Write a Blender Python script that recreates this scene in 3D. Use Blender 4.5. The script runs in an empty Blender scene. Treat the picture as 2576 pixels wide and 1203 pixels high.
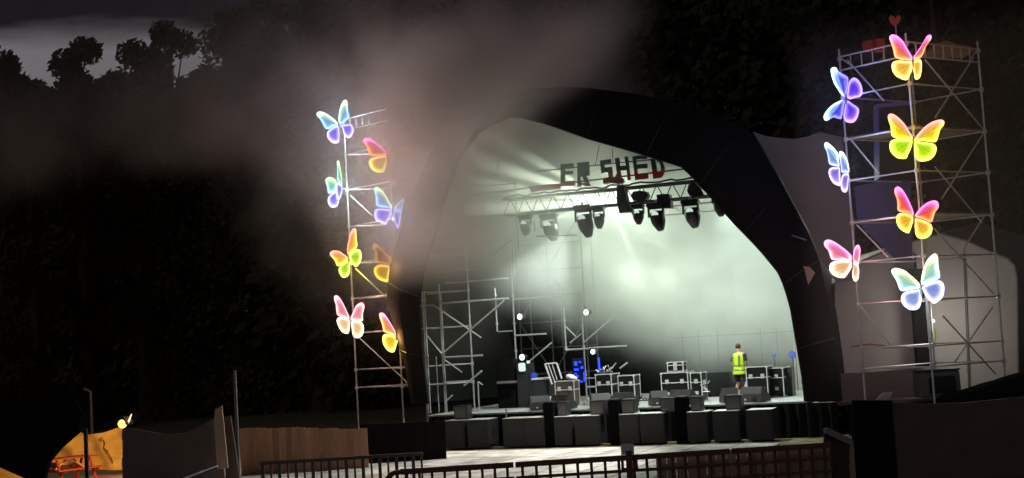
import bpy, bmesh, math, random
from mathutils import Vector, Matrix, Quaternion
random.seed(7)
sc = bpy.context.scene
C = sc.collection
# ------------------------------------------------------------------ camera
PW, PH, FPX = 2576.0, 1203.0, 3500.0          # photo frame used for measuring
CAM = Vector((0, 0, 3.5))
PITCH = math.atan(258.5 / FPX)
RC = Matrix.Rotation(math.pi/2 + PITCH, 3, 'X') @ Matrix.Rotation(math.radians(-3.3), 3, 'Z')
cd = bpy.data.cameras.new('camera'); cam = bpy.data.objects.new('camera', cd); C.objects.link(cam)
cam.location = CAM; cam.rotation_euler = RC.to_euler()
cd.sensor_fit = 'HORIZONTAL'; cd.sensor_width = 36.0; cd.lens = 36.0 * FPX / PW
cd.clip_start = 0.5; cd.clip_end = 1500
sc.camera = cam
# ------------------------------------------------------------------ world: dusk sky with dark cloud
TH = math.radians(22)
U = Vector((math.cos(TH), -math.sin(TH), 0)); V = Vector((math.sin(TH), math.cos(TH), 0)); O = Vector((3.6, 46, 0))
w = bpy.data.worlds.new('World'); sc.world = w; w.use_nodes = True
nt = w.node_tree; nt.nodes.clear()
def nn(t, ty, **kw):
    n = t.nodes.new(ty)
    for k, v in kw.items(): setattr(n, k, v)
    return n
out = nn(nt, 'ShaderNodeOutputWorld'); bg = nn(nt, 'ShaderNodeBackground')
sky = nn(nt, 'ShaderNodeTexSky', sky_type='NISHITA', sun_disc=False)
sky.sun_elevation = math.radians(-3.0); sky.sun_rotation = math.radians(-35); sky.air_density = 1.2; sky.dust_density = 2.5
tc = nn(nt, 'ShaderNodeTexCoord'); mp = nn(nt, 'ShaderNodeMapping'); mp.inputs['Scale'].default_value = (3.2, 3.2, 15)
noi = nn(nt, 'ShaderNodeTexNoise'); noi.inputs['Scale'].default_value = 1.4; noi.inputs['Detail'].default_value = 6
sep = nn(nt, 'ShaderNodeSeparateXYZ'); mz = nn(nt, 'ShaderNodeMath', operation='MULTIPLY_ADD')
mz.inputs[1].default_value = 0.06
ramp = nn(nt, 'ShaderNodeValToRGB')      # by height: clear band low, heavy cloud above it
el = ramp.color_ramp.elements
el[0].position = 0.247; el[0].color = (1, 1, 1, 1); el[1].position = 0.264; el[1].color = (0.06, 0.05, 0.06, 1)
mix = nn(nt, 'ShaderNodeMixRGB', blend_type='MULTIPLY'); mix.inputs[0].default_value = 1
tint = nn(nt, 'ShaderNodeMixRGB', blend_type='MIX'); tint.inputs[0].default_value = 0.75; tint.inputs[2].default_value = (0.16, 0.145, 0.165, 1)
nt.links.new(tc.outputs['Generated'], mp.inputs['Vector']); nt.links.new(mp.outputs[0], noi.inputs['Vector'])
nt.links.new(tc.outputs['Generated'], sep.inputs[0])
nt.links.new(noi.outputs['Fac'], mz.inputs[0]); nt.links.new(sep.outputs['Z'], mz.inputs[2])
nt.links.new(mz.outputs[0], ramp.inputs[0])
nt.links.new(sky.outputs[0], tint.inputs[1]); nt.links.new(tint.outputs[0], mix.inputs[1]); nt.links.new(ramp.outputs[0], mix.inputs[2])
side = nn(nt, 'ShaderNodeMapRange', interpolation_type='SMOOTHSTEP'); side.inputs['From Min'].default_value = -.22; side.inputs['From Max'].default_value = -.05
side.inputs['To Min'].default_value = 1.0; side.inputs['To Max'].default_value = .06
mx2 = nn(nt, 'ShaderNodeMixRGB', blend_type='MULTIPLY'); mx2.inputs[0].default_value = 1
nt.links.new(sep.outputs['X'], side.inputs['Value']); nt.links.new(mix.outputs[0], mx2.inputs[1]); nt.links.new(side.outputs[0], mx2.inputs[2]); nt.links.new(mx2.outputs[0], bg.inputs[0]); bg.inputs[1].default_value = 1.0
nt.links.new(bg.outputs[0], out.inputs[0])
sc.view_settings.view_transform = 'Standard'; sc.view_settings.look = 'None'
sc.view_settings.exposure = 0.0; sc.view_settings.gamma = 1.0
cy = sc.cycles
cy.use_denoising = True
try: cy.denoiser = 'OPENIMAGEDENOISE'
except Exception: pass
cy.max_bounces = 6; cy.diffuse_bounces = 2; cy.glossy_bounces = 2; cy.transmission_bounces = 2; cy.transparent_max_bounces = 8
cy.volume_bounces = 3; cy.volume_step_rate = 1.5; cy.volume_max_steps = 96
cy.use_light_tree = True; cy.sample_clamp_indirect = 6.0; cy.caustics_reflective = False; cy.caustics_refractive = False

# ------------------------------------------------------------------ measuring helpers
def ray(px, py):
    return RC @ Vector(((px - PW/2) / FPX, -(py - PH/2) / FPX, -1.0))
def S(px, py, v):                 # point of the stage frame's plane v, as world point
    d = ray(px, py); t = (v - (CAM - O).dot(V)) / d.dot(V)
    return CAM + d * t
def SU(px, py, v):                # the same as (u, z)
    p = S(px, py, v); return (p - O).dot(U), p.z
def W(u, v, z): return O + U*u + V*v + Vector((0, 0, z))
def Gd(px, py, z=0.0):
    d = ray(px, py); t = (z - CAM.z) / d.z
    return CAM + d * t
def AY(px, py, y):
    d = ray(px, py); return CAM + d * (y / d.y)
def FP(px, py, P0, di):           # vertical plane through P0 along di
    n = Vector((di.y, -di.x, 0)); d = ray(px, py)
    t = (P0 - CAM).dot(n) / d.dot(n); return CAM + d * t
def crop(x0, y0, s):
    return lambda x, y: ((x / s + x0) / 1.5528, (y / s + y0) / 1.5528)

# ------------------------------------------------------------------ mesh builder
class MB:
    def __init__(s): s.v = []; s.f = []; s.c = None
    def add(s, vs, fs):
        b = len(s.v); s.v += [Vector(p) for p in vs]; s.f += [tuple(i + b for i in f) for f in fs]; return s
    def box(s, c, size, rot=None, taper=1.0, bev=0.0):
        c = Vector(c); x, y, z = [a/2 for a in size]
        pts = [(-x,-y,-z),(x,-y,-z),(x,y,-z),(-x,y,-z),(-x*taper,-y*taper,z),(x*taper,-y*taper,z),(x*taper,y*taper,z),(-x*taper,y*taper,z)]
        R = rot if rot is not None else Matrix.Identity(3)
        if bev > 0:
            bm = bmesh.new(); vs = [bm.verts.new(p) for p in pts]
            for f in ((0,3,2,1),(4,5,6,7),(0,1,5,4),(1,2,6,5),(2,3,7,6),(3,0,4,7)): bm.faces.new([vs[i] for i in f])
            bmesh.ops.bevel(bm, geom=bm.edges[:], offset=bev, segments=2, affect='EDGES')
            bm.verts.ensure_lookup_table()
            s.add([c + R @ v.co for v in bm.verts], [[v.index for v in f.verts] for f in bm.faces]); bm.free(); return s
        return s.add([c + R @ Vector(p) for p in pts], [(0,3,2,1),(4,5,6,7),(0,1,5,4),(1,2,6,5),(2,3,7,6),(3,0,4,7)])
    def tube(s, a, b, r, n=8, r2=None):
        a, b = Vector(a), Vector(b); d = (b - a)
        if d.length < 1e-6: return s
        q = d.to_track_quat('Z', 'Y'); r2 = r if r2 is None else r2
        vs = []
        for p, rr in ((a, r), (b, r2)):
            for i in range(n):
                t = 2*math.pi*i/n; vs.append(p + q @ Vector((rr*math.cos(t), rr*math.sin(t), 0)))
        fs = [(i, (i+1) % n, n+(i+1) % n, n+i) for i in range(n)] + [tuple(range(n-1, -1, -1)), tuple(range(n, 2*n))]
        return s.add(vs, fs)
    def path(s, pts, r, n=6):
        for a, b in zip(pts[:-1], pts[1:]): s.tube(a, b, r, n)
        return s
    def prism(s, pts, off):       # polygon (world points) pushed along off
        n = len(pts); off = Vector(off)
        return s.add([Vector(p) for p in pts] + [Vector(p) + off for p in pts],
                     [tuple(range(n)), tuple(range(2*n-1, n-1, -1))] + [(i, n+i, n+(i+1) % n, (i+1) % n) for i in range(n)])
    def rings(s, rs, closed=True, caps=False):
        n = len(rs[0]); vs = [p for r in rs for p in r]; fs = []
        m = n if closed else n-1
        for k in range(len(rs)-1):
            for i in range(m): fs.append((k*n+i, k*n+(i+1) % n, (k+1)*n+(i+1) % n, (k+1)*n+i))
        if caps: fs += [tuple(range(n-1, -1, -1)), tuple(range((len(rs)-1)*n, len(rs)*n))]
        return s.add(vs, fs)
    def lathe(s, prof, c=(0,0,0), n=16, rot=None):
        R = rot if rot is not None else Matrix.Identity(3); c = Vector(c)
        rs = [[c + R @ Vector((r*math.cos(2*math.pi*i/n), r*math.sin(2*math.pi*i/n), z)) for i in range(n)] for r, z in prof]
        return s.rings(rs, True, True)
    def build(s, name, mat, parent=None, smooth=False, local=False):
        me = bpy.data.meshes.new(name)
        off = Vector((0, 0, 0))
        if parent is not None and not local:
            p = parent
            while p is not None: off += p.location; p = p.parent
        elif parent is None and s.v and not local:
            xs = [p.x for p in s.v]; ys = [p.y for p in s.v]; zs = [p.z for p in s.v]
            off = Vector(((min(xs)+max(xs))/2, (min(ys)+max(ys))/2, min(zs)))
        me.from_pydata([tuple(p - off) for p in s.v], [], s.f); me.materials.append(mat)
        if smooth: me.polygons.foreach_set('use_smooth', [True]*len(me.polygons))
        me.update()
        o = bpy.data.objects.new(name, me); C.objects.link(o)
        if parent is not None: o.parent = parent
        elif not local: o.location = off
        if s.c is not None:
            at = me.color_attributes.new('glow', 'FLOAT_COLOR', 'POINT')
            for i, c in enumerate(s.c): at.data[i].color = (*c, 1)
        return o
RS = Matrix.Rotation(-TH, 3, 'Z')     # stage-aligned boxes: x along U, y along V
def thing(name, loc, label, cat, group=None, kind=None):
    o = bpy.data.objects.new(name, None); C.objects.link(o); o.location = loc; o.empty_display_size = .3
    return tag(o, label, cat, group, kind)
def tag(o, label=None, cat=None, group=None, kind=None):
    if label: o['label'] = label
    if cat: o['category'] = cat
    if group: o['group'] = group
    if kind: o['kind'] = kind
    return o

# ------------------------------------------------------------------ materials
def lin(c):
    return tuple((x/255/12.92 if x/255 <= .04045 else ((x/255+.055)/1.055)**2.4) for x in c)
def mat(name, col, rough=.6, metal=0.0, noise=None, bump=0.0, scale=6.0, spec=None, emit=None, estr=1.0, stretch=None, coat=0.0, vary=0.0):
    m = bpy.data.materials.new(name); m.use_nodes = True; t = m.node_tree; b = t.nodes['Principled BSDF']
    b.inputs['Base Color'].default_value = (*col, 1); b.inputs['Roughness'].default_value = rough; b.inputs['Metallic'].default_value = metal
    if spec is not None: b.inputs['Specular IOR Level'].default_value = spec
    if coat: b.inputs['Coat Weight'].default_value = coat
    if emit: b.inputs['Emission Color'].default_value = (*emit, 1); b.inputs['Emission Strength'].default_value = estr
    if noise is not None or bump:
        tc = nn(t, 'ShaderNodeTexCoord'); mp = nn(t, 'ShaderNodeMapping')
        if stretch: mp.inputs['Scale'].default_value = stretch
        n = nn(t, 'ShaderNodeTexNoise'); n.inputs['Scale'].default_value = scale; n.inputs['Detail'].default_value = 5
        t.links.new(tc.outputs['Object'], mp.inputs[0]); t.links.new(mp.outputs[0], n.inputs['Vector'])
        if noise is not None:
            r = nn(t, 'ShaderNodeValToRGB'); r.color_ramp.elements[0].position = .32; r.color_ramp.elements[1].position = .68
            r.color_ramp.elements[0].color = (*col, 1); r.color_ramp.elements[1].color = (*noise, 1)
            t.links.new(n.outputs['Fac'], r.inputs[0]); t.links.new(r.outputs[0], b.inputs['Base Color'])
        if vary and noise is not None:      # each board or panel its own tone
            oi = nn(t, 'ShaderNodeObjectInfo'); mr = nn(t, 'ShaderNodeMapRange'); hs = nn(t, 'ShaderNodeHueSaturation')
            mr.inputs['To Min'].default_value = 1-vary; mr.inputs['To Max'].default_value = 1+vary*.6
            t.links.new(oi.outputs['Random'], mr.inputs['Value']); t.links.new(mr.outputs[0], hs.inputs['Value']); t.links.new(r.outputs[0], hs.inputs['Color']); t.links.new(hs.outputs[0], b.inputs['Base Color'])
        if bump:
            bp = nn(t, 'ShaderNodeBump'); bp.inputs['Strength'].default_value = bump; bp.inputs['Distance'].default_value = .05
            t.links.new(n.outputs['Fac'], bp.inputs['Height']); t.links.new(bp.outputs[0], b.inputs['Normal'])
    return m
M = dict(
 steel = mat('galvanised steel', (.50,.51,.50), .35, .45, noise=(.68,.68,.66), scale=4),
 alu = mat('aluminium', (.72,.73,.72), .3, .9),
 black = mat('black paint', (.015,.015,.016), .45),
 blackcloth = mat('black drape', (.007,.0068,.007), .95, spec=.1, noise=(.012,.011,.011), bump=.5, scale=1.2, stretch=(3,3,.3)),
 skin_pvc = mat('black canopy fabric', (.010,.009,.0095), .75, spec=.25, noise=(.016,.014,.015), bump=.7, scale=1.1, stretch=(1,1,.5)),
 lining = mat('dark canopy lining', (.008,.0085,.008), .9, spec=.15, noise=(.012,.0125,.012), scale=.8),
 greyfab = mat('grey fabric', (.21,.195,.19), .75, noise=(.26,.24,.23), bump=.3, scale=.9),
 marq = mat('off-white tent fabric', (.50,.47,.42), .7, noise=(.60,.57,.51), bump=.5, scale=.8, stretch=(1.5,1.5,.5)),
 deck = mat('scuffed stage deck', (.34,.36,.34), .5, noise=(.46,.48,.46), scale=3),
 case = mat('black flight case panel', (.011,.010,.010), .4, spec=.3, noise=(.016,.015,.014), scale=5),
 casebrown = mat('brown flight case panel', (.085,.06,.05), .5, noise=(.11,.08,.065), scale=5),
 edge = mat('aluminium case edging', (.88,.87,.84), .35, .2),
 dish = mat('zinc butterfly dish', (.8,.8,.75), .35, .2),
 speaker = mat('speaker paint', (.02,.02,.022), .45, noise=(.032,.032,.036), scale=9, bump=.1),
 grille = mat('speaker grille', (.042,.043,.048), .45, .3, bump=.5, scale=60),
 wedge = mat('monitor wedge paint', (.035,.034,.031), .5, noise=(.05,.049,.045), scale=7),
 wood = mat('fence boards', (.40,.20,.11), .7, vary=.3, noise=(.52,.27,.15), scale=3, stretch=(6,6,.5), bump=.3),
 darkwood = mat('dark hoarding', (.11,.078,.062), .8, noise=(.15,.105,.083), scale=1.6, bump=.2),
 palewood = mat('pale board', (.38,.25,.19), .7, noise=(.44,.30,.23), scale=4, stretch=(5,5,.6)),
 plank = mat('scaffold plank', (.15,.11,.065), .8, noise=(.22,.165,.10), scale=3),
 red = mat('red painted wood', (.20,.022,.010), .6, noise=(.27,.04,.016), scale=4),
 redlit_crate = mat('red-lit crate colour', (.55,.05,.04), .4),  # red light on the crates put into their colour
 signred = mat('red sign board', (.50,.03,.05), .5),
 signdark = mat('teal-grey sign board', (.035,.075,.07), .5),
 rubber = mat('black rubber cable', (.02,.02,.02), .6),
 tarp = mat('black tarpaulin', (.008,.009,.010), 1.0, spec=.0, bump=.5, scale=1.2),
 white = mat('white cloth', (.75,.75,.74), .7, bump=.3, scale=3),
 bluefab = mat('blue scrim', (.07,.07,.19), .8, noise=(.09,.09,.23), scale=1),
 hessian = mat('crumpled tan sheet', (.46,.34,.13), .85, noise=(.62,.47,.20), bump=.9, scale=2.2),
 skin = mat('skin', (.55,.33,.24), .5), hair = mat('brown hair', (.045,.028,.018), .6),
 shorts = mat('black shorts', (.02,.02,.021), .8), tshirt = mat('black t-shirt', (.022,.022,.024), .8),
 hivis = mat('hi-vis yellow', (.62,.88,.04), .5), reflect = mat('silver reflective tape', (.30,.36,.16), .3, .2),
 shoe = mat('dark shoes', (.03,.03,.03), .6),
 bark = mat('bark', (.05,.04,.03), .9), 
 leafd = mat('dark foliage', (.035,.036,.02), 1.0, spec=.0, noise=(.075,.072,.04), scale=.35),
 leafr = mat('reddish foliage', (.04,.028,.015), 1.0, spec=.0, noise=(.06,.042,.02), scale=.35),
 lamp_white = mat('lit lamp face', (.9,.9,.9), .4, emit=(.82,.93,1.0), estr=2.2),
 dim_glow = mat('dim pale glow', (.7,.8,.75), .3, emit=(.75,.9,.85), estr=.55),
 blue_led = mat('blue stage light', (.02,.03,.3), .4, emit=(.01,.04,1.0), estr=3.0),
 flood = mat('lit floodlight glass', (1,.8,.5), .4, emit=(1.0,.42,.09), estr=4),
)
def vmat():
    m = bpy.data.materials.new('neon wing panel'); m.use_nodes = True; t = m.node_tree; b = t.nodes['Principled BSDF']
    a = nn(t, 'ShaderNodeVertexColor', layer_name='glow')
    b.inputs['Base Color'].default_value = (.004,.004,.004,1); b.inputs['Roughness'].default_value = .9; b.inputs['Specular IOR Level'].default_value = 0
    t.links.new(a.outputs[0], b.inputs['Emission Color']); b.inputs['Emission Strength'].default_value = 1.0
    return m
M['neon'] = vmat()

# ------------------------------------------------------------------ stage lights, plus added fill lights
def spot(name, loc, target, energy, col, size=60, blend=.6, rad=.15):
    l = bpy.data.lights.new(name, 'SPOT'); l.energy = energy; l.color = col; l.spot_size = math.radians(size); l.spot_blend = blend; l.shadow_soft_size = rad
    o = bpy.data.objects.new(name, l); C.objects.link(o); o.location = loc
    o.rotation_euler = (Vector(target) - Vector(loc)).to_track_quat('-Z', 'Y').to_euler(); return o
def point(name, loc, energy, col, rad=.1):
    l = bpy.data.lights.new(name, 'POINT'); l.energy = energy; l.color = col; l.shadow_soft_size = rad
    o = bpy.data.objects.new(name, l); C.objects.link(o); o.location = loc; return o
GW = (.88, 1.0, .83)
STAGE_GLOW = S(1552, 505, 4.6)
point('stage_light_glow', STAGE_GLOW, 260, GW, .25)
for u_, v_, z_, e_ in ((5.9, 5.0, 3.6, 110), (5.9, 5.0, 5.4, 140), (5.6, 5.0, 7.0, 150), (4.6, 5.2, 8.4, 120), (3.0, 5.6, 8.9, 90),
                       (-2.8, 7.8, 8.4, 12), (-1.2, 8.4, 8.0, 85), (.4, 8.4, 6.6, 72), (1.6, 8.4, 8.2, 65), (2.4, 8.5, 5.0, 60), (3.6, 8.5, 6.8, 55), (-.9, 8.4, 5.6, 140), (.8, 8.5, 4.6, 48), (-3.4, 8.2, 6.6, 20), (-2.4, 8.4, 5.8, 210), (-3.9, 8.2, 7.0, 100), (4.6, 8.5, 4.8, 52)):
    point('smoke_fill_light', W(u_, v_, z_), e_, GW, .7)  # added fill points hidden in the smoke to brighten it
spot('stage_light_down', W(3.2, 4.6, 8.8), W(3.6, 3.5, 1.2), 1700, (.82, 1.0, .93), 95, .8)
spot('stage_light_front', W(.5, -1.0, 8.5), W(-3.0, -6.5, 0), 7000, (1.0, .95, .88), 74, .6)
BEAM = S(1532, 506, 4.0)
spot('stage_light_beam', BEAM, W(-8.5, 1.0, 8.0), 1300, (.9, 1.0, .84), 72, .8, .06)
for x_, y_, v_, e_ in ((1250, 350, 3.2, 15000), (1190, 400, 3.0, 27000), (1170, 462, 2.8, 36000), (1180, 530, 2.8, 22000), (1235, 600, 2.8, 9000), (1340, 690, 2.8, 2200), (1440, 740, 2.2, 2400), (1640, 760, 3.4, 6000), (1790, 720, 3.6, 5500)):
    spot('stage_light_beam', BEAM, S(x_, y_, v_), e_, (.86, 1.0, .78), 8, .6, .05)
point('plume_fill_light', AY(945, 330, 51.6), 210, (1.0, .90, .86), 1.0)  # added fill lights for the plume and canopy smoke, no lamps there
point('plume_fill_light', AY(1050, 430, 47.4), 38, (1.0, .86, .78), 1.0)
point('plume_fill_light', AY(1075, 580, 46.9), 20, (1.0, .84, .74), 1.0)
point('plume_fill_light', AY(1180, 360, 46.6), 20, (1.0, .88, .80), 1.0)
point('plume_fill_light', AY(935, 500, 51.6), 150, (1.0, .88, .82), 1.0)
spot('stage_light_rig', W(-2.0, .3, 7.4), W(-5.6, 2.0, 2.2), 1900, (.92, 1.0, .95), 62, .5)
spot('stage_light_gear', W(1.5, -.6, 8.6), W(2.0, 2.6, 1.2), 3200, (.92, 1.0, .95), 95, .7)

sun = bpy.data.lights.new('dusk_light', 'SUN'); sun.energy = .13; sun.angle = math.radians(25); sun.color = (.92, .9, 1.0)
so = bpy.data.objects.new('dusk_light', sun); C.objects.link(so); so.rotation_euler = Vector((.25, 1.0, -.55)).to_track_quat('-Z', 'Y').to_euler()

# ------------------------------------------------------------------ ground
def ground():
    m = bpy.data.materials.new('trampled grass'); m.use_nodes = True; t = m.node_tree; b = t.nodes['Principled BSDF']
    tc = nn(t, 'ShaderNodeTexCoord'); n = nn(t, 'ShaderNodeTexNoise'); n.inputs['Scale'].default_value = 1.5; n.inputs['Detail'].default_value = 10
    r = nn(t, 'ShaderNodeValToRGB'); r.color_ramp.elements[0].color = (.06,.07,.03,1); r.color_ramp.elements[1].color = (.20,.16,.09,1)
    r.color_ramp.elements[0].position = .35; r.color_ramp.elements[1].position = .6
    bp = nn(t, 'ShaderNodeBump'); bp.inputs['Strength'].default_value = .6
    t.links.new(tc.outputs['Object'], n.inputs['Vector']); t.links.new(n.outputs['Fac'], r.inputs[0]); t.links.new(r.outputs[0], b.inputs['Base Color'])
    t.links.new(n.outputs['Fac'], bp.inputs['Height']); t.links.new(bp.outputs[0], b.inputs['Normal']); b.inputs['Roughness'].default_value = .95
    g = MB(); g.add([(-500,-60,0),(500,-60,0),(500,900,0),(-500,900,0)], [(0,1,2,3)])
    tag(g.build('ground', m, local=True), 'dark trampled grass field around the stage', 'ground', kind='structure')
ground()
tw = thing('trackway', W(0,-5,0.0), 'pale aluminium trackway laid on the grass between the fence and the stage', 'trackway', kind='structure')
tm = mat('pale trackway panel', (.34,.32,.28), .5, .15, noise=(.72,.71,.66), scale=1.6, vary=.35)
for i in range(16):
    for j in range(5):
        b = MB(); b.box(W(-13.6 + i*1.22, -3.6 - j*2.42, .03), (1.19, 2.39, .05), RS, bev=.012); b.build('trackway_panel', tm, tw)

# ------------------------------------------------------------------ stage platform
FZ = 1.13
st = thing('stage_platform', W(-.3, 5, 0), 'raised grey stage floor with black skirt under the arched canopy', 'stage')
b = MB(); b.box(W(-.82, 5.0, FZ-.03), (13.1, 10.2, .06), RS, bev=.01); b.build('deck', M['deck'], st)
b = MB()
pts = []
for i in range(141):
    u = -7.3 + i*.1; pts.append((u, -.16 + .05*math.sin(i*1.9) + .02*math.sin(i*.7)))
b.rings([[W(u, v, FZ-.062) for u, v in pts], [W(u, v-.03, 0.01) for u, v in pts]], closed=False)
b.build('skirt', M['blackcloth'], st)
for i in range(6):
    b = MB(); u = -6.5 + i*2.5
    b.box(W(u, 5.0, FZ+.004), (.025, 10.1, .006), RS); b.build('deck_joint', M['black'], st)
# right-hand wing deck with black drape
wd = thing('wing_platform', W(9.4, 2.5, 0), 'black draped low platform beside the stage under the bigger butterfly tower', 'platform')
b = MB(); b.box(W(9.5, 3.0, .98), (7.4, 5.0, .12), RS); b.build('deck', M['darkwood'], wd)
b = MB(); b.rings([[W(6.9+i*.2, .42+.04*math.sin(i*2.1), .95) for i in range(32)], [W(6.9+i*.2, .36+.05*math.sin(i*2.1), .01) for i in range(32)]], closed=False)
b.build('skirt', M['blackcloth'], wd)

# ------------------------------------------------------------------ canopy
def resample(pts, n):
    pts = [Vector(p) for p in pts]; L = [0]
    for a, b2 in zip(pts[:-1], pts[1:]): L.append(L[-1] + (b2-a).length)
    o = []; k = 0
    for i in range(n):
        s = L[-1]*i/(n-1)
        while k < len(L)-2 and L[k+1] < s: k += 1
        f = (s-L[k])/max(1e-6, L[k+1]-L[k]); o.append(pts[k].lerp(pts[k+1], f))
    return o
inner_px = [(1078,1016),(1062,880),(1054,770),(1063,690),(1095,580),(1125,480),(1155,395),(1210,325),(1290,290),(1380,312),(1480,348),(1600,382),(1720,420),(1785,490),(1845,558),(1910,625),(1965,692),(1990,770),(2005,860),(2020,950),(2026,1010)]
outer_px = [(1034,1016),(1018,920),(992,840),(974,760),(972,735),(985,650),(1020,545),(1060,430),(1110,335),(1190,255),(1300,225),(1450,218),(1600,236),(1760,272),(1890,330),(1962,452),(2030,580),(2062,660),(2090,780),(2106,900),(2116,1010)]
N = 64
inn = resample([S(x, y, .0 - .9*max(0, (1016-y)/740)) for x, y in inner_px], N)
outr = resample([S(x, y, .9) for x, y in outer_px], N)
cen = W(-.3, 0, 0)
back = []; backin = []
for p in outr:
    q = cen + (p - cen)*.93; back.append(Vector((q.x, q.y, p.z*.86)) + V*9.6)
for p, q in zip(inn, outr):
    m = q; m2 = cen + (m-cen)*.915; backin.append(Vector((m2.x, m2.y, m.z*.845)) + V*9.4)
can = thing('stage_canopy', W(-.3, 0, 0), 'big black arched stage canopy with a kinked mouth full of lit smoke', 'canopy')
b = MB()
mid = [p.lerp(q, .5) - V*.35 for p, q in zip(inn, outr)]
b.rings([inn, mid, outr], closed=False); b.build('front_band', M['skin_pvc'], can, smooth=True)
b = MB(); b.rings([outr, [p.lerp(q,.5)-Vector((0,0,.2)) for p, q in zip(outr, back)], back], closed=False); b.build('outer_skin', M['skin_pvc'], can, smooth=True)
b = MB(); b.rings([[cen + (q-cen)*.985 + V*.02 for q in outr], backin], closed=False)
ob = b.build('lining', M['lining'], can, smooth=True)
b = MB(); zmin = FZ+.0
b.add(backin, [tuple(range(N-1, -1, -1))]); b.build('back_drape', M['blackcloth'], can)
for i in range(4, N-2, 5):       # welded seams across the band
    b = MB(); b.path([inn[i]-V*.01, mid[i]-V*.015, outr[i]-V*.01], .022, 5); b.build('seam', mat('canopy seam', (.035,.03,.032), .5), can)
# hem tube along the mouth
b = MB(); b.path([p - V*.01 for p in inn], .05); b.build('mouth_hem', M['skin_pvc'], can)
# grey side wing tied to the butterfly tower
wing = [(1893,331),(1925,342),(1960,347),(2000,350),(2035,343),(2062,332),(2118,345),(2136,480),(2150,560),(2148,705),(2104,712),(2066,655),(2034,580),(1966,452)]
b = MB(); b.prism([S(x, y, 1.1 + (x-1890)/260*.8) for x, y in wing], V*.05); b.build('side_wing', M['greyfab'], can)
fl = [(2012,668),(2036,672),(2050,686),(2032,718)]
b = MB(); b.prism([S(x, y, .15) for x, y in fl], V*.04); b.build('glow_patch', mat('pale glow patch', (.55,.42,.36), .6), can)  # small glow on the black canopy, made as a pale patch
b = MB(); b.path([S(x, y, .3) for x, y in ((1888,528),(1920,552),(1952,578),(1990,592),(2028,604))], .03)
b.path([S(x, y, .3) for x, y in ((1930,580),(1972,632),(2004,678))], .02); b.build('glint_line', mat('bluish glint colour', (.30,.32,.50), .3, .3), can)  # bluish glints on the black fabric, made as pale tubes

# ------------------------------------------------------------------ sign, truss, fixtures (plane v = 3)
c7 = crop(1950, 500, 2.673)
def tw_letter(parent, strokes, v, zsplit_px):
    """strokes: polygons in crop coordinates; below the split the board is red."""
    for poly in strokes: pass
sg = thing('letter_sign', S(1600, 440, 3.0), 'hanging letters reading ER SHED with dark tops and red bottoms above the lighting truss', 'sign')
def zc(x, y, v=3.0): p = c7(x, y); return S(p[0], p[1], v)
letters = {
 'E1': [[(640,380),(775,368),(775,408),(685,415),(685,452),(768,446),(768,480),(685,487),(685,560),(790,548),(790,600),(640,612)]],
 'R1': [[(800,365),(935,350),(940,495),(908,500),(952,604),(905,608),(868,510),(848,512),(856,612),(815,614),(815,380)]],
 'S2': [[(1050,340),(1165,325),(1168,370),(1095,378),(1098,415),(1175,405),(1190,540),(1085,580),(1080,525),(1140,512),(1135,462),(1065,475)]],
 'H2': [[(1205,315),(1250,310),(1262,400),(1322,392),(1305,300),(1340,297),(1372,540),(1340,546),(1330,440),(1265,448),(1280,560),(1240,560)]],
 'E2': [[(1388,298),(1480,286),(1560,292),(1535,325),(1430,330),(1432,382),(1545,372),(1545,418),(1440,428),(1445,488),(1555,474),(1555,528),(1418,544)]],
 'D2': [[(1578,322),(1625,318),(1650,465),(1680,455),(1690,420),(1670,360),(1640,342),(1640,330),(1700,345),(1730,420),(1715,490),(1690,518),(1608,532)]],
}
def clip(poly, f, keep):           # half-plane clip, f(x,y) signed
    o = []
    for i in range(len(poly)):
        a, c = poly[i], poly[(i+1) % len(poly)]; fa, fc = f(*a)*keep, f(*c)*keep
        if fa >= 0: o.append(a)
        if fa*fc < 0:
            t = fa/(fa-fc); o.append((a[0]+(c[0]-a[0])*t, a[1]+(c[1]-a[1])*t))
    return o
splits = {'E1': 560, 'R1': 575, 'S2': 475, 'H2': 440, 'E2': 425, 'D2': 425}
for k, ps in letters.items():
    y0 = splits[k]; xm = sum(p[0] for p in ps[0])/len(ps[0]); f = lambda x, y: (y - (y0 - (x-xm)*.10))
    for poly in ps:
        lo, hi = clip(poly, f, 1), clip(poly, f, -1)
        def pr(pl, dv):
            # triangulate concave outline through bmesh so the letter keeps its counters
            mb = MB(); bm = bmesh.new(); vs = [bm.verts.new(zc(x, y)) for x, y in pl]; fc = bm.faces.new(vs)
            r = bmesh.ops.extrude_face_region(bm, geom=[fc]); bmesh.ops.translate(bm, vec=V*.08, verts=[e for e in r['geom'] if isinstance(e, bmesh.types.BMVert)])
            bmesh.ops.triangulate(bm, faces=bm.faces[:]); bm.verts.ensure_lookup_table(); bm.verts.index_update()
            mb.add([v.co.copy() for v in bm.verts], [[v.index for v in q.verts] for q in bm.faces]); bm.free(); return mb
        root = pr(hi if len(hi) > 2 else lo, 0).build('letter', M['signdark'], sg)
        if len(hi) > 2 and len(lo) > 2: pr(lo, 0).build('letter_foot', M['signred'], root)
b = MB(); b.prism([zc(300,612), zc(640,578), zc(640,632), zc(330,668)], V*.08); b.build('red_board', M['signred'], sg)
b = MB(); b.tube(zc(-300,700,3.06), zc(1960,425,3.06), .028); b.build('rail', M['black'], sg)
b = MB(); b.tube(zc(380,455,3.06), zc(1900,300,3.06), .022); b.build('rail', M['black'], sg)
for a, c in (((1045,180),(1003,388)), ((1185,214),(1188,372)), ((1135,590),(1080,760))):
    b = MB(); b.tube(zc(*a, 3.1), zc(*c, 3.1), .014); b.build('hanging_wire', M['black'], sg)

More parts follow.
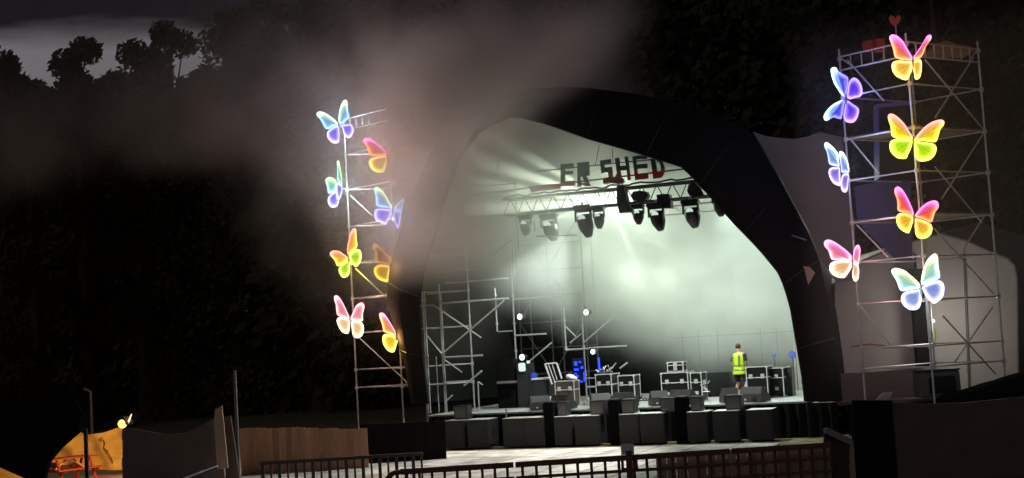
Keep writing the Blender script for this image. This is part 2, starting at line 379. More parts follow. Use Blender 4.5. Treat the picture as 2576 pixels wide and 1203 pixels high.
tr = thing('lighting_truss', W(-.5, 3.3, 8.1), 'black box truss hung across the stage carrying the moving lights', 'truss')
u0, u1 = -5.4, 5.2
TZ0, TZ1 = 8.16, 8.72
def chord(v, z): b = MB(); b.tube(W(u0, v, z), W(u1, v, z), .042); b.build('chord', M['black'], tr)
for v in (3.1, 3.6):
    for z in (TZ0, TZ1): chord(v, z)
n = 19; du = (u1-u0)/n
for i in range(n):
    a = u0 + i*du
    b = MB()
    for v in (3.1,): b.tube(W(a, v, TZ0), W(a+du/2, v, TZ1), .021, 5); b.tube(W(a+du/2, v, TZ1), W(a+du, v, TZ0), .021, 5)
    b.tube(W(a, 3.1, TZ0), W(a+du, 3.6, TZ0), .014, 5); b.build('lacing', M['black'], tr)
b = MB(); random.seed(3)      # cables looped along the top chord
p = [W(u0 + i*.16, 3.15 + .08*math.sin(i*.9), TZ1 + .06 + .07*abs(math.sin(i*.53)) + random.uniform(-.02,.03)) for i in range(int((u1-u0)/.16))]
b.path(p, .035, 5); b.build('cable_bundle', M['rubber'], tr)
rl = thing('rear_light_bar', W(2.8, 4.4, 8.2), 'bright aluminium bar hanging behind the truss', 'bar')
b = MB(); b.tube(W(-.2, 4.4, 8.02), W(4.6, 4.4, 8.02), .045); b.tube(W(-.2, 4.4, 7.72), W(4.6, 4.4, 7.72), .03); b.build('tubes', M['alu'], rl)
for i in range(7): b = MB(); b.tube(W(-.1+i*.75, 4.4, 8.02), W(.2+i*.75, 4.4, 7.72), .02); b.build('lacing', M['alu'], rl)

# hoist and boxes on the truss
ho = thing('chain_hoist', zc(1190, 530, 2.8), 'red chain hoist bag hooked over the truss in front of the letter H', 'hoist')
b = MB(); pts = [(1085,545),(1130,520),(1165,500),(1185,520),(1215,512),(1218,480),(1232,500),(1275,520),(1292,555),(1270,582),(1200,578),(1150,572),(1090,585)]
b.prism([zc(x, y, 2.8) for x, y in pts], V*.25); b.build('bag', mat('dark red bag', (.22,.03,.035), .6), ho)
b = MB(); b.tube(zc(1248,580,2.9), zc(1252,610,2.9), .05); b.build('hook', M['steel'], ho)
def hungbox(nm, pts, v, th, label, cat):
    b = MB(); b.prism([zc(x, y, v) for x, y in pts], V*th); o = b.build(nm, M['black']); return tag(o, label, cat)
hungbox('truss_box', [(1226,606),(1303,598),(1312,670),(1340,800),(1366,878),(1256,890),(1228,800)], 2.75, .35, 'tall black distribution box strapped to the middle of the truss', 'box')
hungbox('truss_box', [(1640,700),(1700,688),(1770,690),(1785,740),(1795,838),(1700,838),(1660,800)], 2.9, .35, 'square black box hanging from the truss between two moving lights', 'box')
hungbox('cable_bag', [(1375,700),(1400,665),(1470,655),(1540,668),(1555,710),(1520,752),(1440,768),(1395,752)], 2.95, .3, 'sagging black cable bag lying in the truss right of the tall box', 'bag')
hungbox('cable_bag', [(1975,600),(2030,560),(2060,590),(2110,640),(2140,700),(2060,712),(1985,705),(1960,660)], 2.95, .3, 'bundle of black cable at the truss end by the canopy edge', 'bag')

# moving heads: origin at the clamp on the lower chord
def moving_head(cx, top, bot, wd_, lean, v, label):
    """crop-7 pixels: cx centre, top/bottom of the fixture, width, sideways lean of the head"""
    P0 = zc(cx, top, v); s = (zc(cx, bot, v) - P0).length; wm = (zc(cx + wd_, top, v) - P0).length
    t = thing('moving_light', P0, label, 'stage light', 'moving lights hanging from the truss')
    b = MB(); b.box(P0 + Vector((0,0,-.02)), (.1,.1,.16), RS); b.build('clamp', M['steel'], t)
    b = MB(); b.box(P0 + Vector((0,0,-s*.12)), (wm*1.12, .34, s*.15), RS, bev=.03); b.build('base', M['black'], t)
    yk = MB()
    zt, zb = -s*.20, -s*.52
    for sg_ in (-1, 1):
        yk.box(P0 + U*(sg_*wm*.47) + Vector((0,0,(zt+zb)/2)), (wm*.10, .16, abs(zb-zt)), RS, bev=.012)
    yk.box(P0 + Vector((0,0,zt-.02)), (wm*.98, .2, s*.07), RS, bev=.012)
    yk.build('yoke', M['black'], t)
    ax = (Vector((0,0,-1)) + U*lean - V*.15).normalized()
    q = ax.to_track_quat('Z', 'Y').to_matrix()
    h = s*.66; c0 = P0 + Vector((0,0,-s*.36)) ; r = wm*.46
    m_ = MB(); m_.lathe([(r*.6,0),(r*.95,.03*h),(r*1.02,.25*h),(r*1.0,.5*h),(r*.9,.62*h),(r*.6,.88*h),(r*.42,.99*h),(r*.3,h)], c0, 14, q)
    m_.build('head', M['black'], t, smooth=True)
    l = MB(); l.lathe([(.02,-.004),(r*.52,-.004),(r*.5,.0)], c0 - ax*.004, 14, q); 
    # emissive crescent stands in for bright smoke seen between yoke and head
    l = MB(); cc = c0 + ax*(.14*h) - V*(r*1.02); qq = (-V + Vector((0,0,.2))).to_track_quat('Z', 'Y').to_matrix()
    l.add([cc + qq @ Vector(p) for p in [(-.5*r*math.cos(a), .42*r*math.sin(a), 0) for a in [math.pi*k/8 for k in range(9)]]], [tuple(range(9))])
    l.prism([cc + qq @ Vector((-.5*r*math.cos(math.pi*k/8), .42*r*math.sin(math.pi*k/8)-.1*r, .0)) for k in range(9)], -V*(-.03)); l.build('lens', M['dim_glow'], t)
    return t
moving_head(515, 885, 1185, 165, .30, 3.35, 'moving light half lost in the smoke at the left end of the truss')
moving_head(870, 790, 1150, 165, .28, 2.9, 'long pointed moving light hanging first left of the small round one')
moving_head(1035, 815, 1052, 115, .04, 3.3, 'small round-bottomed moving light left of the tall box')
moving_head(1445, 790, 1008, 120, .04, 3.3, 'small moving light just right of the tall box on the truss')
moving_head(1630, 770, 1082, 160, .26, 2.9, 'pointed moving light under the square black box')
moving_head(1992, 735, 1050, 165, .24, 2.9, 'pointed moving light standing apart near the right end of the truss')
moving_head(2290, 640, 925, 150, .10, 2.9, 'moving light half hidden behind the right edge of the canopy mouth')
moving_head(270, 900, 1120, 120, .05, 3.4, 'faint small moving light deepest in the smoke left of the others')

# ------------------------------------------------------------------ neon butterflies
def smooth_closed(pts, n=3):
    o = []; L = len(pts)
    for i in range(L):
        p0, p1, p2, p3 = pts[i-1], pts[i], pts[(i+1) % L], pts[(i+2) % L]
        for k in range(n):
            t = k/n
            o.append(tuple(.5*((2*p1[j]) + (-p0[j]+p2[j])*t + (2*p0[j]-5*p1[j]+4*p2[j]-p3[j])*t*t + (-p0[j]+3*p1[j]-3*p2[j]+p3[j])*t**3) for j in (0, 1)))
    return o
def mixc(a, b_, t): return tuple(x + (y-x)*t for x, y in zip(a, b_))
def butterfly(x0, y0, s, depthY, wings, cols, label, W0=75, fold=None, grp=None, gain=1.0, attach=None):
    """wings: list of (kind, root, outline, tip index) in zoom pixels; s = photo pixels per zoom pixel"""
    A, B_, C_, D_, E_ = [lin(c) for c in cols]
    P = lambda x, y: ((x*s + x0)/1.5528, (y*s + y0)/1.5528)
    roots = [P(*w_[1]) for w_ in wings]; rx_ = sum(r[0] for r in roots)/len(roots); ry_ = sum(r[1] for r in roots)/len(roots)
    t = thing('neon_butterfly', AY(rx_, ry_, depthY), label, 'butterfly light', grp)
    scl = depthY/FPX
    for kind, root, pl, tip in wings:
        full = [root] + pl
        pts = smooth_closed([P(*p) for p in full], 3)
        Lf = len(pts); tipi = (tip+1)*3
        R0 = P(*root)
        far = max(math.hypot(p[0]-R0[0], 0) for p in pts)
        k = math.sqrt(max(0., W0*W0*.55 - far*far))/max(far, 8.); k = min(k, 1.4)
        def w3(p, off=0.0):
            d = abs(p[0]-R0[0])*k*scl
            return AY(p[0], p[1], depthY - .12 - d + off)
        cx_ = sum(p[0] for p in pts)/Lf; cy_ = sum(p[1] for p in pts)/Lf
        cx_ = cx_*.8 + R0[0]*.2; cy_ = cy_*.8 + R0[1]*.2
        ts = (0, .11, .20, .32, .58, .8)
        vs = []; co = []
        ymin = min(p[1] for p in pts); ymax = max(p[1] for p in pts)
        for ti, tt in enumerate(ts):
            for i, p in enumerate(pts):
                q = (p[0]+(cx_-p[0])*tt, p[1]+(cy_-p[1])*tt); vs.append(q)
                if kind == 'f':
                    lead = 1.0 if 2 <= i <= tipi-1 else 0.0
                    near = min(1.0, max(0.0, 1 - abs(i - tipi)/5)) if not lead else 1
                    ec = mixc(B_, A, lead*.95 if lead else near*.3); ic = mixc(B_, A, .45*lead)
                else:
                    g = (p[1]-ymin)/(ymax-ymin+1e-6); ec = mixc(C_, D_, .3+.7*g); ic = mixc(C_, D_, .3*g)
                e = mixc(ec, E_, .18 if kind == 'f' else .24); e = tuple(x*2.8*gain for x in e)
                wgt = (0.0, 0.0, .22, .75, 1.0, 1.0)[ti]
                c = mixc(e, tuple(x*1.0*min(gain,1) for x in ic), wgt); co.append(c)
        nb = len(vs); vv = [w3(p) for p in vs]; vv.append(w3((cx_, cy_))); co.append(tuple(x*.85 for x in (mixc(B_, A, .15) if kind == 'f' else C_)))
        nr = len(ts); fs = []
        for r in range(nr-1):
            for i in range(Lf): fs.append((r*Lf+i, r*Lf+(i+1) % Lf, (r+1)*Lf+(i+1) % Lf, (r+1)*Lf+i))
        for i in range(Lf): fs.append(((nr-1)*Lf+i, (nr-1)*Lf+(i+1) % Lf, nb))
        base = len(vv)                                   # back face and rim give the panel its thickness
        vv += [w3(p, .05) for p in pts] + [w3((cx_, cy_), .05)]; co += [tuple(x*.5 for x in co[i]) for i in range(Lf)] + [co[nb]]
        for i in range(Lf):
            fs.append((i, base+i, base+(i+1) % Lf, (i+1) % Lf)); fs.append((base+(i+1) % Lf, base+i, base+Lf))
        m_ = MB(); m_.add(vv, fs); m_.c = co; wobj = m_.build('fore_wing' if kind == 'f' else 'hind_wing', M['neon'], t)
        # fine dark veins on the panel
        vn = MB()
        sel = [int(Lf*f_) for f_ in (.30, .48, .64)]
        for i in sel:
            a = w3((R0[0]*.8+cx_*.2, R0[1]*.8+cy_*.2), -.012); c2 = w3((pts[i][0]+(cx_-pts[i][0])*.42, pts[i][1]+(cy_-pts[i][1])*.42), -.012)
            vn.tube(a, c2, .0035, 4)
        vn.build('veins', M['black'], wobj)
    ys = [r[1] for r in roots]; top = min(ys)-9; bt = max(ys)+20
    b = MB(); xa = rx_
    prof = [(.004, 0), (.02, .06), (.035, .25), (.042, .45), (.035, .6), (.02, .85), (.004, 1)]
    a3, c3 = AY(xa-.6, top, depthY-.13), AY(xa+.6, bt, depthY-.13); d = c3-a3
    b.lathe([(r*.8, z*d.length) for r, z in prof], a3, 8, d.to_track_quat('Z','Y').to_matrix()); b.build('body', M['black'], t, smooth=True)
    if attach is not None:
        b = MB(); b.tube(AY(rx_, ry_+3, depthY-.1), attach(ry_+3), .022, 6); b.build('mount_bracket', M['steel'], t)
    mean = [sum(c[i] for c in (A, B_, C_, D_))/4 for i in range(3)]; mx = max(mean)
    pl_ = point('neon_glow', AY(rx_, ry_+4, depthY-.45), ((95 if gain > .8 else 45) if depthY > 46 else 60), [x/mx for x in mean], .30)
    return t
WH = (255, 250, 255)
BLU = [(215,255,170),(110,170,235),(100,85,240),(190,150,255),(235,250,255)]
def fpole(xa, ya, xb, yb, Y):      # point of an upright at pixel height y
    return lambda y: AY(xa + (xb-xa)*(y-ya)/(yb-ya), y, Y)

# left tower corner posts (pixel traces) and depths
LT_L = ((863,300),(901,1010), 52.4); LT_N = ((977,280),(1012,1012), 50.4); LT_R = ((1155,272),(1190,1010), 50.9)
RT_L = ((2126,150),(2163,1005), 42.6); RT_N = ((2294,125),(2338,1005), 40.8); RT_R = ((2466,100),(2524,990), 42.6)
def up(T): return fpole(T[0][0], T[0][1], T[1][0], T[1][1], T[2])
gl = 'neon butterflies on the left scaffold tower'; gr_ = 'neon butterflies on the right scaffold tower'
YL, YN = 52.2, 50.2
butterfly(1220,380,.1662,YL,[
 ('f',(605,650),[(580,590),(510,520),(420,450),(330,390),(240,350),(160,340),(110,370),(105,420),(150,480),(200,540),(240,610),(290,710),(340,750),(420,735),(500,680)],7),
 ('h',(605,670),[(520,690),(430,745),(360,810),(340,880),(360,950),(420,1030),(490,1080),(570,1085),(625,1050),(635,950),(630,780)],4),
 ('f',(640,650),[(620,540),(625,400),(650,270),(690,150),(740,75),(790,65),(825,120),(830,260),(850,370),(870,470),(800,540),(720,610)],6),
 ('h',(690,660),[(760,655),(860,640),(930,650),(960,730),(980,800),(950,870),(900,940),(850,965),(790,920),(730,830),(715,740)],5)],
 BLU,'blue and violet neon butterfly at the very top of the left tower overlapping its beam', grp=gl, attach=up(LT_L))
butterfly(1400,520,.1413,YN,[
 ('f',(805,600),[(800,540),(700,440),(600,350),(480,250),(350,170),(230,135),(160,150),(135,200),(170,290),(225,350),(260,450),(290,560),(330,620),(430,635),(560,630),(700,625)],7),
 ('h',(800,640),[(650,640),(500,655),(400,690),(320,730),(290,800),(310,900),(370,1000),(470,1070),(590,1095),(690,1085),(730,1000),(770,880),(820,720)],5)],
 [(255,60,225),(250,95,35),(250,170,55),(250,240,50),(255,250,170)],'single-winged pink, orange and yellow neon butterfly by a pink-lit post on the left tower', grp=gl, attach=up(LT_N))
butterfly(1250,610,.1828,YL,[
 ('f',(350,640),[(355,560),(310,500),(260,465),(190,455),(135,480),(118,530),(135,600),(160,680),(170,770),(200,805),(270,780),(340,750)],5),
 ('h',(350,760),[(290,785),(220,830),(175,890),(165,970),(190,1040),(240,1095),(320,1095),(370,1070),(395,1000),(405,940),(375,920),(350,850)],4),
 ('f',(470,640),[(465,500),(455,380),(430,230),(410,120),(380,100),(360,130),(370,250),(370,400),(375,500),(400,570),(430,610)],4),
 ('h',(470,660),[(430,600),(385,565),(360,600),(350,700),(355,800),(370,890),(400,935),(430,900),(460,800),(478,720)],4)],
 [(190,255,120),(135,205,205),(110,100,220),(190,170,245),(245,255,255)],'pale green and lilac neon butterfly seen edge-on on the left tower outer post', grp=gl, attach=up(LT_L))
butterfly(1440,710,.1579,YN,[
 ('f',(570,680),[(575,610),(510,500),(450,370),(390,280),(310,200),(240,145),(180,130),(135,180),(140,250),(165,320),(180,450),(185,570),(240,610),(330,635),(480,645),(530,670)],7),
 ('h',(560,700),[(450,680),(330,670),(220,675),(155,715),(135,790),(145,880),(180,960),(260,1000),(350,1045),(430,1060),(460,1000),(520,910),(560,800)],5),
 ('f',(635,690),[(640,660),(690,580),(760,500),(840,440),(885,420),(890,460),(860,560),(820,710),(740,710)],4),
 ('h',(630,710),[(720,725),(815,740),(800,850),(770,1000),(745,1140),(710,1150),(680,1090),(650,950),(610,850),(620,760)],4)],
 BLU,'blue-violet neon butterfly with one wing turned narrow on the left tower middle post', grp=gl, attach=up(LT_N))
butterfly(1270,870,.1912,YL,[
 ('f',(455,720),[(430,680),(370,640),(300,590),(220,570),(150,575),(105,610),(100,660),(150,720),(200,780),(235,870),(270,890),(330,860),(400,820),(440,770)],6),
 ('h',(475,750),[(400,820),(330,870),(285,930),(280,1000),(310,1070),(350,1115),(420,1120),(480,1070),(505,1000),(495,850)],5),
 ('f',(470,680),[(450,600),(455,480),(485,360),(500,260),(540,160),(590,115),(630,130),(640,250),(650,380),(660,470),(620,540),(550,590),(500,640)],6),
 ('h',(495,700),[(530,620),(600,560),(680,545),(725,580),(745,670),(735,760),(700,840),(640,905),(590,880),(530,800)],5)],
 [(255,95,110),(240,185,25),(150,215,25),(215,240,60),(255,255,190)],'yellow-green neon butterfly with orange fore wings on the outer post of the left tower', grp=gl, attach=up(LT_L))
butterfly(1440,930,.1579,YN,[
 ('f',(545,640),[(565,570),(510,460),(420,390),(350,290),(270,230),(210,160),(140,150),(108,200),(120,270),(160,300),(170,400),(170,500),(190,600),(300,620),(420,650),(500,690)],7),
 ('h',(520,705),[(430,680),(320,655),(220,675),(150,730),(130,820),(160,920),(220,1000),(300,1050),(380,1075),(460,1085),(490,1040),(490,940),(510,820)],5)],
 [(170,85,75),(150,80,60),(225,150,30),(240,225,50),(250,225,110)],'single-winged neon butterfly with dull red fore wing and bright yellow hind wing', grp=gl, gain=.62, attach=up(LT_N))
butterfly(1290,1130,.1746,YL,[
 ('f',(425,650),[(420,600),(370,490),(320,380),(260,270),(190,170),(130,135),(85,170),(95,260),(125,350),(135,470),(155,570),(220,610),(320,640),(400,670)],6),
 ('h',(430,690),[(350,660),(250,625),(180,635),(145,690),(160,770),(200,860),(250,940),(320,985),(400,990),(430,900),(435,780)],4),
 ('f',(465,690),[(470,610),(520,500),(560,400),(620,330),(700,300),(750,330),(765,400),(745,490),(730,560),(730,700),(700,710),(600,700)],5),
 ('h',(480,710),[(600,705),(680,720),(730,780),(750,860),(745,950),(710,1040),(640,1090),(560,1085),(510,1030),(485,900)],4)],
 [(255,130,170),(235,140,140),(240,190,130),(255,215,160),(255,245,240)],'pale pink and peach neon butterfly, lowest on the outer post of the left tower', grp=gl, gain=1.15, attach=up(LT_L))
butterfly(1460,1200,.1662,YN,[
 ('f',(530,690),[(540,640),(480,520),(420,420),(350,300),(290,210),(230,145),(170,130),(130,160),(140,250),(175,350),(205,450),(225,560),(290,600),(400,630),(500,680)],7),
 ('h',(520,700),[(400,640),(300,630),(230,650),(205,720),(210,820),(250,920),(310,1000),(380,1050),(460,1060),(500,1010),(530,900),(560,800),(530,760)],5)],
 [(255,110,180),(245,150,70),(240,195,20),(250,235,60),(255,250,190)],'single-winged pink and yellow neon butterfly, lowest beside the left leg of the canopy', grp=gl, gain=1.1, attach=up(LT_N))
ZL, ZN = 42.4, 40.5
butterfly(3450,110,.1829,ZN,[
 ('f',(625,700),[(630,650),(570,530),(500,420),(430,290),(330,190),(250,145),(170,145),(130,200),(150,280),(190,380),(220,500),(245,610),(300,650),(400,680),(520,690)],7),
 ('h',(620,730),[(500,710),(380,695),(270,700),(200,740),(180,820),(200,920),(270,1020),(370,1080),(460,1110),(520,1100),(560,1020),(620,880)],5),
 ('f',(650,680),[(650,620),(720,510),(800,400),(870,280),(930,180),(990,145),(1030,170),(1020,240),(960,320),(900,420),(860,540),(790,640),(720,660)],6),
 ('h',(650,720),[(720,670),(790,670),(820,720),(825,820),(815,930),(790,1040),(740,1095),(680,1085),(660,980),(640,850)],4)],
 [(255,50,235),(250,125,65),(245,180,55),(252,235,80),(255,245,200)],'magenta and orange neon butterfly at the very top of the right tower', grp=gr_, attach=up(RT_N))
butterfly(3200,240,.2162,ZL,[
 ('f',(480,650),[(400,600),(340,510),(280,420),(240,320),(215,220),(210,140),(250,110),(310,115),(350,180),(430,230),(510,280),(525,330),(520,420),(500,540),(490,620)],7),
 ('h',(505,650),[(510,550),(525,430),(540,370),(590,310),(640,295),(700,330),(750,400),(775,480),(780,580),(740,640),(650,660),(560,685)],5),
 ('f',(450,690),[(380,710),(280,760),(200,820),(130,900),(85,980),(90,1050),(140,1075),(200,1040),(260,1010),(340,1035),(400,1040),(420,960),(440,840),(460,750)],6),
 ('h',(500,720),[(470,800),(455,900),(445,1000),(470,1080),(540,1110),(620,1105),(680,1040),(710,960),(720,880),(680,820),(600,770),(540,720)],4)],
 [(190,250,250),(75,65,245),(85,35,240),(150,90,250),(235,225,255)],'deep violet-blue neon butterfly turned on its side on the right tower', grp=gr_, attach=up(RT_L))
butterfly(3440,420,.1912,ZN,[
 ('f',(655,650),[(660,600),(590,500),(520,380),(430,270),(330,180),(240,130),(170,140),(145,200),(170,290),(205,400),(215,540),(250,600),(350,640),(480,650),(600,660)],7),
 ('h',(640,670),[(500,650),(350,645),(250,660),(190,720),(180,800),(200,890),(260,970),(340,1030),(430,1050),(520,1040),(560,960),(610,860),(645,740)],5),
 ('f',(695,680),[(710,610),(800,500),(900,400),(1020,310),(1150,260),(1250,250),(1300,290),(1290,360),(1220,450),(1190,550),(1150,670),(1100,710),(980,700),(820,680)],6),
 ('h',(690,700),[(800,700),(950,720),(1070,740),(1130,790),(1140,870),(1110,960),(1060,1030),(980,1080),(880,1100),(780,1095),(730,1040),(700,900)],5)],
 [(255,85,130),(245,220,10),(165,230,10),(245,245,40),(255,255,170)],'widest bright yellow neon butterfly with pink fore edges and lime hind wings', grp=gr_, attach=up(RT_N))
butterfly(3200,540,.1911,ZL,[
 ('f',(415,580),[(400,470),(390,330),(340,250),(270,170),(200,110),(145,80),(105,120),(115,200),(150,270),(175,370),(190,480),(220,540),(310,570)],6),
 ('h',(420,610),[(350,600),(270,595),(210,630),(190,700),(210,790),(250,870),(300,930),(370,965),(435,965),(430,800)],4),
 ('f',(605,700),[(610,600),(580,480),(540,370),(490,290),(430,265),(405,310),(420,440),(440,560),(460,700),(520,700)],5),
 ('h',(600,740),[(520,720),(470,760),(450,850),(440,980),(470,1080),(530,1110),(575,1060),(590,920)],4)],
 [(215,250,245),(120,150,225),(125,105,220),(205,170,250),(255,250,255)],'white-edged pale blue neon butterfly folded half shut, below the violet sideways one', grp=gr_, attach=up(RT_L))
butterfly(3470,710,.1995,ZN,[
 ('f',(490,680),[(500,620),(450,480),(390,350),(320,220),(250,130),(180,95),(125,140),(125,230),(165,330),(180,450),(180,550),(240,590),(350,600),(440,640)],6),
 ('h',(485,700),[(400,640),(300,610),(210,625),(160,680),(160,780),(190,870),(250,940),(330,990),(400,1005),(440,920),(485,760)],4),
 ('f',(530,690),[(540,630),(600,550),(680,470),(780,400),(880,370),(950,380),(985,440),(975,520),(920,590),(890,680),(850,790),(760,770),(640,720)],6),
 ('h',(520,740),[(620,740),(740,780),(830,830),(860,900),(850,990),(800,1070),(720,1110),(620,1115),(550,1060),(525,950)],4)],
 [(255,50,225),(245,95,45),(245,170,45),(252,240,50),(255,245,180)],'magenta and orange neon butterfly between the wide yellow one and the white one', grp=gr_, attach=up(RT_N))
butterfly(3200,910,.1746,ZL,[
 ('f',(720,620),[(725,520),(650,430),(540,340),(430,260),(320,190),(220,155),(140,170),(105,230),(130,310),(200,390),(235,490),(260,570),(310,605),(430,605),(600,600)],7),
 ('h',(735,650),[(600,600),(430,615),(300,650),(235,720),(230,810),(260,890),(340,960),(450,1000),(560,1005),(620,940),(690,830),(740,730)],5),
 ('f',(765,650),[(760,500),(780,400),(810,310),(860,270),(900,290),(920,370),(915,480),(900,600),(880,720),(820,670)],5),
 ('h',(765,680),[(820,680),(870,730),(890,820),(890,930),(870,1040),(810,1085),(760,1040),(740,920),(755,790)],4)],
 [(255,100,210),(245,125,150),(240,185,135),(255,215,170),(255,245,245)],'pink and cream neon butterfly, lowest on the left post of the right tower', grp=gr_, gain=1.15, attach=up(RT_L))
butterfly(3460,970,.2161,ZN,[
 ('f',(610,720),[(610,650),(540,570),(450,490),(350,410),(250,370),(160,360),(105,400),(120,470),(180,560),(220,660),(250,740),(300,775),(400,760),(520,740)],6),
 ('h',(640,750),[(500,760),(380,780),(300,830),(275,910),(300,1000),(350,1060),(430,1110),(530,1115),(600,1080),(640,980),(650,850)],4),
 ('f',(630,660),[(640,580),(660,450),(700,320),(760,200),(840,120),(900,100),(940,160),(950,300),(965,400),(980,520),(940,560),(850,600),(720,650)],6),
 ('h',(660,700),[(740,650),(870,600),(960,585),(1020,610),(1055,680),(1055,780),(1030,880),(960,950),(880,1000),(820,970),(740,880),(680,780)],4)],
 [(235,250,150),(160,215,205),(120,145,215),(200,190,245),(250,255,255)],'white neon butterfly with pale green and blue wing centres, lowest on the right tower', grp=gr_, gain=1.2, attach=up(RT_N))

# ------------------------------------------------------------------ butterfly towers
def tower(TL, TN, TR, ztop, levels, label, braces_l, braces_r, hl, hr, width=None):
    bL, bN, bR = [AY((t[0][0]+t[1][0])/2, (t[0][1]+t[1][1])/2, t[2]) for t in (TL, TN, TR)]
    bL.z = bN.z = bR.z = 0; bB = bL + bR - bN
    t = thing('scaffold_tower', bN, label, 'scaffold tower', 'scaffold towers carrying the neon butterflies')
    for p in (bL, bN, bR, bB):
        b = MB(); b.tube(p, p + Vector((0,0,ztop)), .032, 8); u_ = b.build('upright', M['steel'], t)
        for z in levels: c = MB(); c.box(p + Vector((0,0,z)), (.11,.11,.12)); c.build('coupler', M['steel'], u_)
        c = MB(); c.box(p + Vector((0,0,.02)), (.3,.3,.04)); c.build('base_plate', M['plank'], u_)
    dl, dr = (bL-bN).normalized(), (bR-bN).normalized()
    for z in levels[:-1]:
        for a, c in ((bN,bL),(bN,bR),(bL,bB),(bR,bB)):
            b = MB(); b.tube(a+Vector((0,0,z)), c+Vector((0,0,z)), .024, 6); b.build('ledger', M['steel'], t)
    for brs, P0, di, o_ in ((braces_l, bN, dl, 0), (braces_r, bN, dr, 0)):
        n_ = Vector((di.y, -di.x, 0)); n_ = n_ if n_.y < 0 else -n_
        for a, c in brs:
            b = MB(); b.tube(FP(*a, P0 + n_*.05, di), FP(*c, P0 + n_*.05, di), .024, 6); b.build('brace', M['steel'], t)
    # top ladder beams
    for a, c in ((bN,bL),(bN,bR)):
        d_ = (c-a); L_ = d_.length; d_.normalize(); b = MB()
        for dz in (0, -.42): b.tube(a+Vector((0,0,ztop-.25+dz)), c+Vector((0,0,ztop-.25+dz)), .026, 6)
        k = int(L_/.45)
        for i in range(1, k+1):
            q = a + d_*(L_*i/(k+1)); b.tube(q+Vector((0,0,ztop-.25)), q+Vector((0,0,ztop-.67)), .022, 5)
        b.tube(c+Vector((0,0,ztop-.25)), c - d_*.5 + Vector((0,0,ztop-.67)), .022, 5)
        b.build('ladder_beam', M['steel'], t)
    for z in hl:       # plank decks
        b = MB(); e = (bR-bN).normalized(); f = (bL-bN)
        wL = (bR-bN).length
        for i in range(int(wL/.25)):
            b.box((bN+bL)/2 + e*(.14+i*.25) + Vector((0,0,z+.05)), (.225, f.length, .04), Matrix.Rotation(math.atan2(f.y, f.x)-math.pi/2, 3, 'Z'))
        b.build('plank_deck', M['plank'], t)
    return bL, bN, bR, bB
rz_ = [AY(x, y, 42.6).z for x, y in ((2500,909),(2497,859),(2496,746),(2489,641),(2483,541),(2478,435),(2474,331),(2470,225),(2467,128))]
c4 = crop(3050, 0, 2.005); c5 = crop(3050, 550, 1.719); c3 = crop(3000, 1200, 1.801)
RT = tower(RT_L, RT_N, RT_R, AY(2467,103,42.6).z, rz_, 'galvanised scaffold tower with planks, diagonal braces and seven neon butterflies right of the canopy',
 [(c4(520,470),c4(810,790)), (c4(550,1095),c5(660,220)), (c5(510,565),c5(720,780)), ((2165,770),(2240,868))],
 [(c4(1130,470),c4(1600,1030)), (c4(1510,450),c4(1210,920)), (c4(1590,1040),c5(1080,390)), (c5(1030,590),c5(1430,1030)), (c5(1370,500),c5(1220,740)), (c3(1230,60),c3(1600,470)), (c3(1580,0),c3(1310,390)), ((2352,420),(2470,560))],
 [rz_[6], rz_[4]], None)
lz_ = [AY(x, y, 52.4).z for x, y in ((900,975),(900,930),(895,838),(890,751),(885,663),(880,570),(872,478),(867,390),(863,302))]
c2b = crop(1100, 300, 1.898); c6 = crop(1200, 850, 1.504)
LT = tower(LT_L, LT_N, LT_R, AY(863,285,52.4).z, lz_, 'scaffold tower half lost in smoke with eight neon butterflies left of the canopy',
 [(c2b(510,880),c2b(670,1030)), (c6(285,300),c6(455,460)), (c6(310,710),c6(600,980))],
 [(c2b(860,310),c2b(1130,580)), ((1010,560),(1100,650))], [], None)
# things on the top of the right tower
RTop = AY(2467,128,42.6).z
def atT(x, y, Y): return AY(x, y, Y)
for (x0_, x1_, y0_, y1_, nm, lb, m_) in ((2205,2228,101,127,'plastic_crate','larger crate tinted as lit red on top of the right scaffold tower','redlit_crate'), (2176,2196,106,126,'plastic_crate','smaller crate tinted as lit red on top of the right scaffold tower','redlit_crate')):
    t = thing(nm, atT((x0_+x1_)/2, y1_, 42.3), lb, 'crate', 'crates on the tower top')
    a, c, d = atT(x0_, y1_, 42.3), atT(x1_, y1_, 42.3), atT(x0_, y0_, 42.3); wv, hv = (c-a).length, (d-a).length
    b = MB(); b.box((a+c)/2+Vector((0,.15,hv/2)), (wv, .35, hv), bev=.02); b.build('box', M[m_], t)
    b = MB(); b.box((a+c)/2+Vector((0,.15,hv+.02)), (wv*1.06, .38, .05), bev=.01); b.build('rim', M[m_], t)
b = MB(); b.prism([atT(x, y, 42.6) for x, y in ((2340,128),(2352,110),(2380,102),(2410,112),(2440,116),(2452,124),(2450,130))], Vector((0,1.0,0)))
tag(b.build('folded_tarpaulin', mat('olive tarpaulin', (.28,.14,.06), .7, bump=.6, scale=3)), 'brown tarpaulin heap on the top deck of the right tower', 'tarpaulin')
t = thing('pole_ornament', atT(2258, 128, 42.0), 'small red heart-shaped ornament on a thin pole above the right tower', 'ornament')
b = MB(); b.tube(atT(2258,128,42.0), atT(2252,50,42.0), .018); b.build('pole', M['steel'], t)
hp = [(2250,66),(2240,55),(2237,44),(2242,38),(2249,42),(2252,48),(2256,41),(2263,38),(2266,46),(2262,57)]
b = MB(); b.prism([atT(x, y, 41.98) for x, y in hp], Vector((0,.06,0))); b.build('heart', mat('faintly glowing red ornament', (.28,.05,.05), .5, emit=(.5,.06,.05), estr=.12), t)  # faint emission given to the heart, which is no lamp
